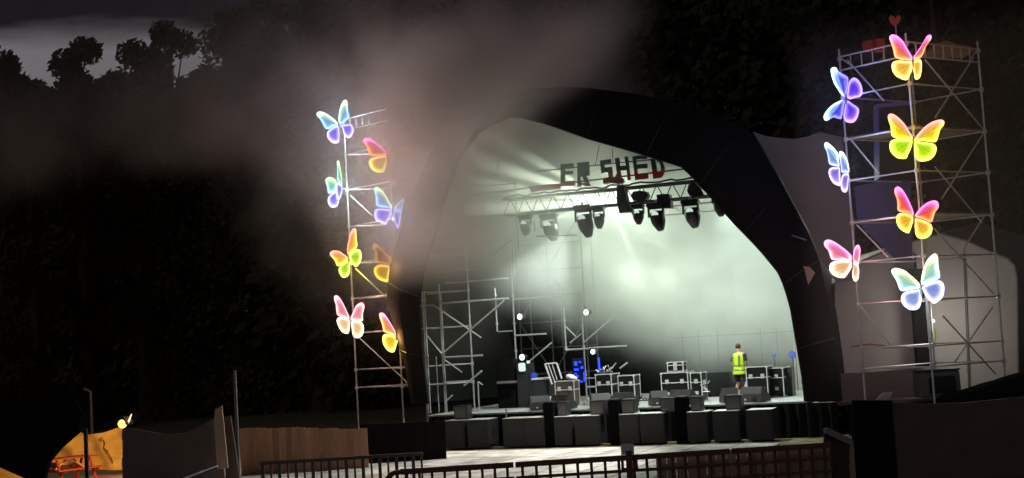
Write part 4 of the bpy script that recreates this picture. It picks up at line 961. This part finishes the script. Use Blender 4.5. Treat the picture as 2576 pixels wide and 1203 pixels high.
    ringpart('reflective_band', 'reflect', [(0,.012,1.04,.189,.156),(0,.015,1.085,.188,.156)], parent=vest)
    for sx in (-1,1):
        m_ = MB(); a = [R @ Vector((sx*.105-.01, -.145 if z < 1.42 else -.10, z)) for z in (1.09,1.2,1.3,1.38,1.44)]
        m_.rings([[p + R @ Vector((dx,-.006,0)) for dx in (-.022,.022)] for p in a], closed=False); m_.build('reflective_band', M['reflect'], vest, local=True)
    ringpart('shorts', 'shorts', [(0,0,.74,.175,.15),(0,0,.80,.185,.15),(0,0,.95,.175,.14),(0,.0,1.0,.165,.135)])
    for s_, k_ in ((-1,'l'),(1,'r')):
        a, c = P['h'+k_][0], P['k'+k_][0]; m_ = MB(); m_.tube(a + Vector((0,0,.02)), a.lerp(c, .86), .115, 14, .11); m_.build('shorts_leg', M['shorts'], t, local=True)
        a, c = P['s'+k_][0], P['e'+k_][0]; m_ = MB(); m_.tube(a + (a-c)*.08, a.lerp(c, .75), .078, 12, .068); m_.build('sleeve', M['tshirt'], t, local=True)
        a, c = P['a'+k_][0], P['f'+k_][0]; d = (c-a); d.z = 0; d.normalize()
        m_ = MB(); m_.box(a*.5+c*.5 + Vector((0,0,-.015)) , (.10,.28,.09), d.to_track_quat('Y','Z').to_matrix(), bev=.03); m_.build('shoe', M['shoe'], t, local=True)
        m_ = MB(); m_.tube(P['a'+k_][0]+Vector((0,0,-.02)), P['a'+k_][0]+Vector((0,0,.08)), .05, 12, .048); m_.build('sock', M['white'], t, local=True)
    # hair cap, ears, face details
    hc = P['hed1'][0]; m_ = MB(); bm = bmesh.new(); bmesh.ops.create_uvsphere(bm, u_segments=16, v_segments=10, radius=1); bm.verts.ensure_lookup_table()
    fw = R @ Vector((-.5,.86,0))
    vv = []
    for v_ in bm.verts:
        d = v_.co.copy(); p = hc + Vector((d.x*.104, d.y*.112, d.z*.115 + .03)); 
        if (R.inverted() @ d).y > .35 and d.z < .35: p = hc + (p-hc)*.82
        if d.z < -.45: p.z = max(p.z, hc.z - .03)
        vv.append(p)
    m_.add(vv, [[v_.index for v_ in f.verts] for f in bm.faces]); bm.free(); m_.build('hair', M['hair'], t, smooth=True, local=True)
    side = fw.cross(Vector((0,0,1)))
    m_ = MB()
    for s_ in (-1,1): m_.lathe([(.008,-.012),(.024,0),(.008,.012)], hc + side*s_*.094 - Vector((0,0,.01)), 8, (side*s_).to_track_quat('Z','Y').to_matrix())
    m_.build('ears', M['skin'], t, smooth=True, local=True)
    m_ = MB(); m_.tube(hc + fw*.085 + Vector((0,0,.005)), hc + fw*.115 - Vector((0,0,.03)), .008, 6, .015); m_.build('nose', M['skin'], t, local=True)
    m_ = MB()
    for s_ in (-1,1): m_.lathe([(.002,-.006),(.010,0),(.002,.006)], hc + fw*.088 + side*s_*.034 + Vector((0,0,.01)), 8, fw.to_track_quat('Z','Y').to_matrix())
    m_.build('eyes', M['black'], t, local=True)
    m_ = MB(); m_.tube(hc + fw*.086 + side*.022 - Vector((0,0,.055)), hc + fw*.086 - side*.022 - Vector((0,0,.055)), .006, 6); m_.build('mouth', mat('lips', (.4,.16,.13), .5), t, local=True)
person()

# ------------------------------------------------------------------ foreground fences and yard, left
GZ = 0
def panelprism(pts, Y, th, mt, nm, label=None, cat=None, parent=None, grp=None, Y2=None):
    n_ = len(pts); xs = [p[0] for p in pts]; a, c = min(xs), max(xs)
    f = [AY(x, y, Y + ((Y2 or Y)-Y)*(x-a)/(c-a)) for x, y in pts]
    b = MB(); b.prism(f, Vector((0, th, 0))); o = b.build(nm, M[mt] if isinstance(mt, str) else mt, parent)
    if label: tag(o, label, cat, grp)
    return o
# low board fence (individual boards)
t = thing('board_fence', AY(750, 1150, 41.5), 'brown vertical board fence standing left below the smoke-covered tower', 'fence')
random.seed(11); x = 602
while x < 905:
    wpx = random.uniform(15, 19); yt = 1082 - (x-602)*.022 - (3 if x < 640 else 0) + random.uniform(-1.5, 1.5) - 3*math.sin((x-602)/60)
    p = AY(x, yt, 41.5); q = AY(x+wpx-.15, yt, 41.5); th = .03
    b = MB(); b.box(Vector(((p.x+q.x)/2, 41.5+random.uniform(0,.02), p.z/2)), (q.x-p.x, th, p.z)); b.build('board', M['wood'], t); x += wpx
b = MB(); a, c = AY(602,1110,41.56), AY(905,1100,41.56); b.box((a+c)/2, ((c-a).length, .06, .09)); b.build('rail', M['wood'], t)
panelprism([(905,1068),(1120,1060),(1125,1200),(905,1200)], 43.0, .05, 'blackcloth', 'black_screen', 'black cloth screen between the board fence and the subwoofers', 'screen')
panelprism([(330,1078),(420,1094),(470,1090),(532,1056),(548,1046),(566,1210),(308,1210),(308,1080)], 38.6, .08, 'darkwood', 'dark_hoarding', 'dark wooden hoarding between the floodlight and the pale post', 'hoarding')
panelprism([(541,1030),(558,1021),(562,1060),(574,1178),(546,1182),(538,1060)], 38.4, .06, 'palewood', 'pale_post', 'pale timber post standing at the right end of the dark hoarding', 'post')
panelprism([(562,1050),(580,1046),(604,1210),(568,1210)], 39.0, .06, 'darkwood', 'narrow_hoarding', 'narrow dark panel between the pale post and the board fence', 'panel')
b = MB(); p = AY(590, 932, 39.5); b.tube(Vector((p.x, p.y, 0)), p, .045); tag(b.build('metal_pole', mat('grey pole', (.16,.16,.16), .5, .4)), 'tall thin grey pole rising left of the board fence', 'pole')
b = MB(); p = AY(228, 985, 52); b.tube(Vector((p.x, p.y, 0)), p, .05); b.tube(p, p + Vector((-.25,0,.12)), .045); tag(b.build('bent_post', mat('dim pole', (.11,.11,.12), .6)), 'faint dark post with a bent top far left', 'post')
b = MB(); p = AY(332, 1075, 38.6); p2 = Vector((AY(336,1203,38.6).x, 38.6, 0)); b.tube(p2, Vector((p2.x, 38.6, p.z)), .05)
b = MB(); q = AY(215, 1078, 35.0); b.tube(Vector((q.x, q.y, 0)), q, .055); tag(b.build('scaffold_pole', M['black']), 'black upright pole before the orange-lit sheet', 'pole')
b = MB(); b.tube(AY(462,1206,28), AY(547,1174,28), .035); b.tube(AY(505,1190,27.98), AY(513,1187,27.98), .045)
tag(b.build('hand_rail', M['alu']), 'pale metal handrail slanting up at the bottom edge', 'rail')
# floodlight
t = thing('floodlight', AY(320, 1062, 39.5), 'glaring orange-white floodlight clamped at the corner of the dark hoarding', 'floodlight')
c = AY(316, 1063, 39.5); q = (Vector((-.75,.35,-.6))).to_track_quat('Z','Y').to_matrix()
b = MB(); b.box(c - Vector((-.06,.03,-.05)), (.30,.24,.10), q, bev=.02); b.build('housing', M['black'], t)
b = MB(); bm = bmesh.new(); bmesh.ops.create_icosphere(bm, subdivisions=2, radius=.125); bm.verts.ensure_lookup_table()
b.add([c + Vector((-.06,-.12,-.03)) + v_.co for v_ in bm.verts], [[v_.index for v_ in f.verts] for f in bm.faces]); bm.free(); b.build('lamp_glass', M['flood'], t, smooth=True)
b = MB(); b.tube(AY(322,1064,39.4), AY(331,1042,39.4), .03, 6, .012); b.build('glowing_bracket', mat('self-lit bracket', (.8,.6,.35), .4, emit=(1,.6,.25), estr=2.5), t)  # lamplight on the bracket put in as its own glow
spot('floodlight_lamp', c + Vector((-.22,.16,-.10)), AY(225, 1165, 44.0), 1000, (1.0, .46, .09), 115, .5, .12)
# tan sheet, ground, table
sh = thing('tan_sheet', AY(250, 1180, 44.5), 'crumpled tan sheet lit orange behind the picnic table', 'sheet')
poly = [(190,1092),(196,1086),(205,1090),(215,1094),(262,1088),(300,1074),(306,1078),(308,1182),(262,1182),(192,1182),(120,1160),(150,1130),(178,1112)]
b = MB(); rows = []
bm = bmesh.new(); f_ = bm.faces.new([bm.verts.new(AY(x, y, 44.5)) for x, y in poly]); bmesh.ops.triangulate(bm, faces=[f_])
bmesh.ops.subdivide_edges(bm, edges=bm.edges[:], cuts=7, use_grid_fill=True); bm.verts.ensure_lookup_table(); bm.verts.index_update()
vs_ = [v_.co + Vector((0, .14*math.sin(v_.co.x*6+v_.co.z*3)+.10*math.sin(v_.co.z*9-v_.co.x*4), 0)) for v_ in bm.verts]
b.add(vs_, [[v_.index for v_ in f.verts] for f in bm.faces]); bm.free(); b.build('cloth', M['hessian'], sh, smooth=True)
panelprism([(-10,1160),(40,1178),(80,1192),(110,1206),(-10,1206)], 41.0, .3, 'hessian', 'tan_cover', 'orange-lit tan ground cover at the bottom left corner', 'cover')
b = MB()
for a, c_ in (((282,1108),(292,1122)),((292,1122),(289,1135)),((289,1135),(302,1150)),((302,1150),(306,1160)),((279,1110),(283,1118)),((300,1140),(296,1146)),((307,1158),(312,1172))):
    b.tube(AY(a[0]-28, a[1]-8, 44.1), AY(c_[0]-28, c_[1]-8, 44.1), .018, 5, .012)
tag(b.build('bare_twig', M['bark']), 'dark bare twig standing against the tan sheet', 'twig')
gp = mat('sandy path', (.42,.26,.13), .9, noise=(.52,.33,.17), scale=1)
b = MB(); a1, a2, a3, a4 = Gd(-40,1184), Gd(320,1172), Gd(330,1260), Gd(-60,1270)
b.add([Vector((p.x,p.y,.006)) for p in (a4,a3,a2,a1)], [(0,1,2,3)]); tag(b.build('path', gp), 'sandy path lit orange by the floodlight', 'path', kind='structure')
def picnic():
    o = Gd(188, 1202); o = AY(176, 1200, 42.5); o.z = 0
    t = thing('picnic_table', o, 'red wooden picnic table lit by the orange floodlight', 'picnic table'); R = Matrix.Rotation(math.radians(48), 3, 'Z')
    L = lambda x, y, z: o + R @ Vector((x, y, z))
    zt = AY(165,1152,42.5).z
    b = MB()
    for i in range(5): b.box(L(-.05, (i-2)*.15, zt), (1.55, .135, .045), R, bev=.006)
    b.build('table_top', M['red'], t)
    for sy in (-1,1):
        b = MB()
        for i in range(2): b.box(L(-.05, sy*(.62+i*.14), zt*.60), (1.55,.125,.04), R, bev=.006)
        b.build('bench_seat', M['red'], t)
    for sx in (-1,1):
        for sy in (-1,1):
            b = MB(); b.tube(L(sx*.55, sy*.2, zt-.02), L(sx*.55, sy*.62, 0), .045, 6); b.build('leg', M['red'], t)
        b = MB(); b.box(L(sx*.55, 0, zt*.55), (.05,1.45,.09), R); b.build('cross_beam', M['red'], t)
        b = MB(); b.tube(L(sx*.5,0,zt*.55), L(sx*.1,0,zt-.03), .03, 6); b.build('strut', M['palewood'], t)
picnic()
panelprism([(-60,1000),(70,1006),(150,992),(180,1000),(206,1040),(196,1088),(150,1128),(120,1164),(108,1210),(76,1210),(-60,1150)], 38.3, .3, 'tarp', 'black_tarpaulin', 'black tarpaulin cover hiding the view at the lower left', 'tarpaulin')

# ------------------------------------------------------------------ near fence across the bottom
def near_fence():
    A, B_ = Gd(1004,1180,1.12), Gd(2092,1112,1.12); A.z = B_.z = 0; d = (B_-A); Ln = d.length; d.normalize(); ang = math.atan2(d.y, d.x); R = Matrix.Rotation(ang, 3, 'Z')
    brown = mat('dark brown fence paint', (.12,.05,.03), .6, noise=(.16,.07,.04), scale=5)
    lb = ['dark lattice fence panel at the left, ending in a bent rail','dark lattice fence panel just left of the gate latch','dark lattice fence panel just right of the gate latch','dark lattice fence panel at the right, next to the pale-topped board']
    lx = (Gd(1565,1146,1.12)-A).length; cuts = [0, lx*.5, lx-.04, lx + (Ln-lx)*.5, Ln]
    for k in range(4):
        s0, s1 = cuts[k]+.02, cuts[k+1]-.02; c0 = A + d*((s0+s1)/2)
        t = thing('fence_panel', c0, lb[k], 'fence panel', 'lattice fence panels across the foreground')
        for z, h in ((1.06,.11),(.80,.06),(.54,.06),(.28,.06)):
            b = MB(); b.box(c0+Vector((0,0,z)), (s1-s0, .06, h), R, bev=.008); b.build('rail', brown, t)
        nb = max(3, round((s1-s0)/.262)); 
        for i in range(nb):
            b = MB(); b.box(A + d*(s0 + (i+.5)*(s1-s0)/nb) + R @ Vector((0,.05,0)) + Vector((0,0,.58)), (.055,.03,1.04), R); b.build('slat', brown, t)
    p = A + d*lx
    t = thing('gate_latch', p, 'dark forked latch on the post between the lattice fence panels', 'latch')
    b = MB(); b.box(p+R@Vector((0,-.05,.6)), (.12,.08,1.2), R); b.build('post', brown, t)
    b = MB()
    for s_ in (-1,1): b.box(p+R@Vector((s_*.14,-.08,.94)), (.05,.05,.20), R)
    b.box(p+R@Vector((0,-.08,.84)), (.34,.05,.06), R); b.build('fork', brown, t)
    b = MB(); b.box(p+R@Vector((0,.10,1.22)), (.26,.02,.22), R); b.build('tag_plate', M['white'], t)
    dim = mat('weathered dark boards', (.60,.44,.30), .8, vary=.35, noise=(.58,.42,.28), scale=3, stretch=(5,5,.5))
    bf = thing('timber_fence', A + d*(lx+2) + R@Vector((0,.5,0)), 'dim weathered timber boards behind the right half of the lattice fence', 'fence')
    s_ = lx + .62
    while s_ < Ln - .1:
        wv = random.uniform(.19,.24); hh = 1.05 + random.uniform(-.012,.012)
        b = MB(); b.box(A + d*(s_+wv/2) + R@Vector((0,.5+random.uniform(0,.02),hh/2)), (wv-.012,.03,hh), R); b.build('board', dim, bf); s_ += wv
    b = MB(); b.box(A + d*((lx+.62+Ln)/2) + R@Vector((0,.54,.8)), (Ln-lx-.7,.05,.09), R); b.build('rail', dim, bf)
    # bent end rail
    b = MB(); b.path([A+Vector((.1,0,1.06)), A+Vector((-.12,0,1.05)), A+Vector((-.5,-.2,.72)), A+Vector((-.75,-.3,.35))], .05, 6)
    tag(b.build('bent_rail', brown), 'bent brown rail sloping down at the left end of the lattice fence', 'rail')
near_fence()
def slat_wall():      # paler slatted barrier left of the lattice fence
    A, B_ = AY(660,1163,36), AY(1060,1150,36); base = AY(830,1200,36); base.z = 0
    t = thing('crowd_barrier', Vector(((A.x+B_.x)/2, 36, 0)), 'dark barred barrier below the board fence, left of the lattice fence', 'barrier')
    zt = (A.z+B_.z)/2; n_ = 19; wv = (B_.x-A.x)/n_; wm_ = mat('dark barrier bars', (.06,.045,.035), .6)
    for i in range(n_+1):
        b = MB(); b.box(Vector((A.x+i*wv, 36, zt/2)), (.085 if i % 2 == 0 else .05, .04, zt), bev=.008); b.build('bar', wm_, t)
    b = MB(); b.box(Vector(((A.x+B_.x)/2, 35.96, zt+.03)), (B_.x-A.x+.1, .08, .09), bev=.01); b.build('top_rail', wm_, t)
slat_wall()
# right foreground
b = MB(); p = AY(2085,1200,30)
t = thing('leaning_board', AY(2110,1200,29.5), 'brown board with a pale top edge at the right end of the fence', 'board')
panelprism([(2074,1080),(2146,1120),(2150,1215),(2070,1215)], 29.4, .06, mat('brown board', (.15,.095,.06), .7, noise=(.18,.115,.07), scale=2), 'face', parent=t, Y2=30.6)
panelprism([(2074,1079),(2084,1077),(2144,1104),(2148,1120),(2138,1120),(2076,1090)], 29.3, .10, 'white', 'pale_edge', parent=t, Y2=30.5)  # white strip along the top of the board
panelprism([(2132,1121),(2148,1119),(2154,1215),(2140,1215)], 30.4, .06, 'palewood', 'end_post', parent=t)
panelprism([(2150,1008),(2246,1008),(2262,1215),(2150,1215)], 30.6, .3, 'blackcloth', 'black_curtain', 'black curtain hanging between the leaning board and the brown hoarding', 'curtain')
panelprism([(2246,1012),(2330,1016),(2420,1014),(2600,996),(2600,1230),(2262,1230)], 30.3, .1, 'darkwood', 'brown_hoarding', 'large dark brown hoarding filling the lower right corner', 'hoarding')
# gear under the right tower
cab = AY(2365, 1003, 42.0)
t = thing('road_case', cab, 'bulky dark road case standing at the foot of the right scaffold tower', 'case')
a, c, e = AY(2318,1000,42), AY(2420,1000,42), AY(2318,934,42); wv, hv = (c-a).length, (e-a).length
b = MB(); b.box((a+c)/2+Vector((0,.4,hv/2)), (wv,.8,hv), bev=.04); b.build('body', mat('worn black case', (.07,.07,.068), .5, noise=(.09,.09,.085), scale=4), t)
b = MB(); b.box((a+c)/2+Vector((.05,-.02,hv*.5)), (wv*.66,.04,hv*.62), bev=.02); b.build('front_panel', M['case'], t)
b = MB(); b.box((a+c)/2+Vector((0,.4,hv+.03)), (wv*1.04,.84,.06), bev=.02); b.build('lid', M['speaker'], t)
panelprism([(2380,1006),(2405,990),(2440,986),(2470,976),(2500,966),(2530,958),(2560,948),(2580,942),(2600,938),(2600,1020),(2380,1012)], 41.0, 1.0, 'tarp', 'tarpaulin_heap', 'heap of black tarpaulin at the right edge beside the road case', 'tarpaulin')
panelprism([(2200,1010),(2222,988),(2246,986),(2240,1000),(2226,1009)], 40.4, .06, mat('pale flap', (.5,.42,.42), .7), 'pale_flap', 'pale pointed cloth flap on the platform below the pink butterfly', 'cloth')
panelprism([(2104,940),(2200,936),(2320,925),(2322,1008),(2106,1012)], 44.8, .05, mat('dull grey sheet', (.16,.135,.125), .8, bump=.3, scale=1), 'grey_sheet', 'dull grey sheet along the foot of the pale tent', 'sheet')
b = MB(); p = AY(2347,808,45.2); b.lathe([(.01,0),(.05,.02),(.05,.06),(.01,.08)], p, 10, Matrix.Rotation(math.pi/2,3,'X'))
point('tent_fill_light', p + Vector((.5,-1.0,.1)), 62, (1.0,.95,.88), .5)  # added fill light for the tent wall, set apart from the lamp
tw_l = tag(b.build('work_lamp', M['lamp_white']), 'tiny white lamp glowing in front of the pale tent', 'lamp')
b = MB(); b.box(AY(2348,842,45.2), (.16,.06,.42), bev=.03); tag(b.build('hanging_tag', mat('yellow-green tag', (.35,.36,.10), .6)), 'yellowish tag hanging below the tiny white lamp', 'tag')

# ------------------------------------------------------------------ trees
def tree(px, pyt, Y, wpx, seed, label, mt='leafd', n=2600, low=.03, lobes=None, fine=1.0):
    random.seed(seed); top = AY(px, pyt, Y); h = top.z; x0 = top.x; rad = wpx/2*Y/FPX
    t = thing('tree', Vector((x0, Y, 0)), label, 'tree', 'dark trees behind the stage')
    b = MB(); pr = .02*h
    rr = [(pr*1.3, 0), (pr, h*.1), (pr*.75, h*.4), (pr*.4, h*.75), (.03, h*.97)]
    b.lathe(rr, Vector((x0, Y, 0)), 8); trunk = b.build('trunk', M['bark'], t)
    b = MB()
    cl = lobes or 26
    cs = []
    for i in range(cl):
        f = low + (1-low)*((i+.6)/cl); z = h*f*.985; prof = rad*(math.sin(math.pi*min(1, (1-f)/(1-low)*.55+.10)))**.6
        an = random.uniform(0, 6.28); q = Vector((x0 + prof*.65*math.cos(an), Y + prof*.65*math.sin(an), z)); cs.append((q, max(.10*rad+.7, prof*.62)))
        b.tube(Vector((x0, Y, z*.8)), q, .09, 5, .03)
    b.build('limbs', M['bark'], trunk)
    b = MB()
    for i in range(n):
        q, r = random.choice(cs)
        d = Vector((random.gauss(0,1), random.gauss(0,1), random.gauss(0,.8))).normalized()*r*random.uniform(.35, 1.08)
        p = q + d; s = random.uniform(.28,.62)*(fine); a = Vector((random.gauss(0,1), random.gauss(0,1), random.gauss(0,1))).normalized(); e = a.orthogonal().normalized(); g = a.cross(e)
        if p.z > h*1.01: continue
        b.add([p - e*s, p - g*s*.5, p + e*s, p + g*s*.5], [(0,1,2,3)])
    b.build('crown', M[mt], t)
tl = [(-25,100,70,150,'leafr','tree cut by the left edge of the picture'),(190,98,78,150,'leafr','pointed tree standing in front of the bright patch of sky'),(338,116,84,190,'leafd','tree at the right side of the bright patch of sky'),
      (425,50,88,190,'leafd','narrow tall tree rising above its neighbours'),(560,20,86,300,'leafd','broad tree left of the smoke-covered tower'),(760,-50,84,380,'leafd','tall tree rising directly behind the left tower smoke'),(980,-90,88,420,'leafd','big tree behind the left tower'),
      (1220,-120,86,430,'leafd','big tree behind the left half of the canopy'),(1490,-130,88,460,'leafd','big tree behind the top of the canopy'),(1770,-120,84,460,'leafd','big tree behind the right half of the canopy'),(2050,-140,88,460,'leafd','big tree left of the right tower'),(2330,-150,84,460,'leafd','big tree behind the right tower'),(2590,-120,80,400,'leafd','tree cut by the right edge of the picture'),
      (120,215,100,300,'leafd','far tree closing the gap low at the left'),(330,190,100,300,'leafd','far tree closing the gap left of the tallest trees'),(500,170,101,300,'leafd','far tree showing between two nearer crowns at the left'),(690,90,100,340,'leafd','far tree behind the left edge of the smoke'),(230,320,103,460,'leafd','far low tree closing the dark at the left'),(60,190,72,190,'leafd','low dark tree under the bright patch of sky'),(860,-80,97,360,'leafd','tree filling the gap behind the left tower'),(1360,-150,98,420,'leafd','tree filling the gap above the canopy top'),(1920,-150,99,420,'leafd','tree filling the gap above the side wing'),(2460,-150,97,420,'leafd','tree filling the gap beyond the right tower')]
for i, (x, y, Y, wd, mt_, lb) in enumerate(tl): tree(x, y, Y, wd, 20+i, lb, mt_, n=9000 if i > 4 and i != 18 else 17000, fine=1.0 if i > 4 and i != 18 else .42)
def far_hill():
    b = MB(); pts = []
    for i in range(60):
        x = -160 + i*6; pts.append((x, 11 + 2.5*math.sin(i*.5) + 1.5*math.sin(i*1.7)))
    b.rings([[Vector((x, 130, 0)) for x, z in pts], [Vector((x, 132, z*.85)) for x, z in pts], [Vector((x, 150, z)) for x, z in pts]], closed=False)
    tag(b.build('hill', mat('distant wooded slope', (.03,.035,.035), .9)), 'dim wooded slope far behind the trees', 'hill', kind='structure')
far_hill()

# ------------------------------------------------------------------ smoke
def volume(name, u0_, u1_, v0_, v1_, z0_, z1_, label, build):
    b = MB(); b.add([(u, v, z) for z in (z0_, z1_) for u, v in ((u0_,v0_),(u1_,v0_),(u1_,v1_),(u0_,v1_))], [(0,3,2,1),(4,5,6,7),(0,1,5,4),(1,2,6,5),(2,3,7,6),(3,0,4,7)])
    m = bpy.data.materials.new(name); m.use_nodes = True; t = m.node_tree; t.nodes.clear()
    o = b.build(name, m, local=True); o.location = O; o.rotation_euler = (0, 0, -TH)
    out_ = nn(t, 'ShaderNodeOutputMaterial'); pv = nn(t, 'ShaderNodeVolumePrincipled'); t.links.new(pv.outputs[0], out_.inputs['Volume'])
    tc = nn(t, 'ShaderNodeTexCoord'); sp_ = nn(t, 'ShaderNodeSeparateXYZ'); t.links.new(tc.outputs['Object'], sp_.inputs[0])
    def mth(op, *a):
        n_ = nn(t, 'ShaderNodeMath', operation=op)
        for i, x in enumerate(a):
            if isinstance(x, (int, float)): n_.inputs[i].default_value = x
            else: t.links.new(x, n_.inputs[i])
        return n_.outputs[0]
    def noise(sc_, det=3, st_=(1,1,1), dist=0.0):
        mp_ = nn(t, 'ShaderNodeMapping'); mp_.inputs['Scale'].default_value = st_; n_ = nn(t, 'ShaderNodeTexNoise'); n_.inputs['Scale'].default_value = sc_; n_.inputs['Detail'].default_value = det; n_.inputs['Distortion'].default_value = dist
        t.links.new(tc.outputs['Object'], mp_.inputs[0]); t.links.new(mp_.outputs[0], n_.inputs['Vector']); return n_.outputs['Fac']
    def ss(x, lo, hi):
        n_ = nn(t, 'ShaderNodeMapRange', interpolation_type='SMOOTHSTEP'); n_.inputs['From Min'].default_value = lo; n_.inputs['From Max'].default_value = hi
        t.links.new(x, n_.inputs['Value']); return n_.outputs[0]
    d, colr, an = build(sp_.outputs[0], sp_.outputs[1], sp_.outputs[2], mth, noise, ss)
    t.links.new(d, pv.inputs['Density']); pv.inputs['Color'].default_value = (*colr, 1); pv.inputs['Anisotropy'].default_value = an
    tag(o, label, 'smoke', kind='stuff'); return o
def stage_smoke(u, v, z, mth, noise, ss):
    # lower boundary falls from upper left to lower right
    n1 = noise(.42, 4, (1,1,1.2), .4)
    zb = mth('ADD', mth('MULTIPLY', mth('MAXIMUM', mth('SUBTRACT', 1.0, u), 0.0), .50), 1.5)
    d = mth('ADD', mth('SUBTRACT', z, zb), mth('MULTIPLY', mth('SUBTRACT', n1, .5), 1.8))
    body = ss(d, -.4, 2.4)
    n2 = ss(noise(.55, 3, (1,1,1.4), .5), .22, .78)
    front = mth('MAXIMUM', ss(v, 3.4, 5.2), mth('MULTIPLY', mth('SUBTRACT', 1.0, ss(u, -5.2, .6)), .80))
    inside = mth('SUBTRACT', 1.0, ss(mth('ADD', mth('ADD', z, mth('MULTIPLY', v, .16)), mth('MULTIPLY', mth('MAXIMUM', mth('SUBTRACT', u, 1.5), 0.0), 1.15)), 10.2, 11.2))
    left = mth('MULTIPLY_ADD', mth('SUBTRACT', 1.0, ss(u, -3.5, 0.5)), .5, 1.0)
    return mth('MULTIPLY', mth('MULTIPLY', mth('MULTIPLY', mth('MULTIPLY', body, front), left), mth('MULTIPLY_ADD', n2, .20, .14)), inside), (.93,.97,.93), .1
volume('smoke', -6.9, 6.6, .7, 9.0, FZ+.02, 11.2, 'bright greenish white smoke filling the upper right of the stage', stage_smoke)
def plume(u, v, z, mth, noise, ss):
    # edge line: at u=-12.9 z=6.4, at u=-17.3 z=12.4, further left nearly level
    a = mth('MULTIPLY_ADD', u, -1.33, -10.9)               # z on the steep part
    lvl = mth('MULTIPLY_ADD', u, .03, 11.6)
    zb = mth('MINIMUM', a, lvl)
    n1 = noise(.20, 5, (1,1,1), .5)
    d = mth('ADD', mth('SUBTRACT', z, zb), mth('MULTIPLY', mth('SUBTRACT', n1, .5), 6.5))
    body = ss(d, -.2, 3.2)
    # fades out to the left, to the right over the canopy and towards the top
    fl = mth('MULTIPLY_ADD', ss(u, -26.0, -13.0), .62, .38)
    ul = mth('MINIMUM', -1.6, mth('MULTIPLY_ADD', mth('MAXIMUM', mth('SUBTRACT', z, 7.0), 0.0), 1.9, -7.6))
    fr = mth('SUBTRACT', 1.0, ss(mth('SUBTRACT', u, ul), -1.6, 2.2)); ft = mth('SUBTRACT', 1.0, mth('MULTIPLY', ss(z, 12.0, 18.5), .8))
    n2 = ss(noise(.30, 5, (1,1,.8), 1.2), .34, .66)
    veil = mth('MULTIPLY', mth('MULTIPLY', ss(u, -8.8, -7.2), mth('SUBTRACT', 1.0, ss(mth('SUBTRACT', u, mth('MULTIPLY', mth('MAXIMUM', mth('SUBTRACT', z, 9.0), 0.0), 1.1)), -6.0, -3.2))), mth('MULTIPLY', ss(z, 5.2, 8.0), mth('SUBTRACT', 1.0, ss(z, 12.0, 15.0))))
    veil = mth('MULTIPLY', mth('MULTIPLY', veil, mth('SUBTRACT', 1.0, ss(v, .2, 1.2))), mth('MULTIPLY_ADD', n2, .80, .22))
    return mth('ADD', veil, plume_rest(mth, body, fl, fr, ft, ss, z, v, n2)), (.92,.85,.81), .0
def plume_rest(mth, body, fl, fr, ft, ss, z, v, n2):
    return mth('MULTIPLY', mth('MULTIPLY', mth('MULTIPLY', mth('MULTIPLY', body, fl), mth('MULTIPLY', fr, ft)), ss(z, 2.0, 7.0)), mth('MULTIPLY', mth('MULTIPLY_ADD', n2, .18, .055), mth('MULTIPLY_ADD', ss(v, 1.2, 3.2), .90, .10)))
volume('smoke_plume', -32, 2, -3.0, 7.5, .6, 22, 'brownish smoke plume drifting up and left around the left scaffold tower', plume)

def thin(u, v, z, mth, noise, ss):
    return mth('MULTIPLY', mth('MULTIPLY', ss(z, 1.0, 3.5), mth('SUBTRACT', 1.0, ss(z, 11.0, 13.0))), .010), (.93,.93,.93), .0
volume('halo_haze', 6.6, 13.5, -4.5, 1.5, .9, 13.0, 'added thin haze giving the neon butterflies of the right tower a halo', thin)  # haze volume added so the butterflies get a halo
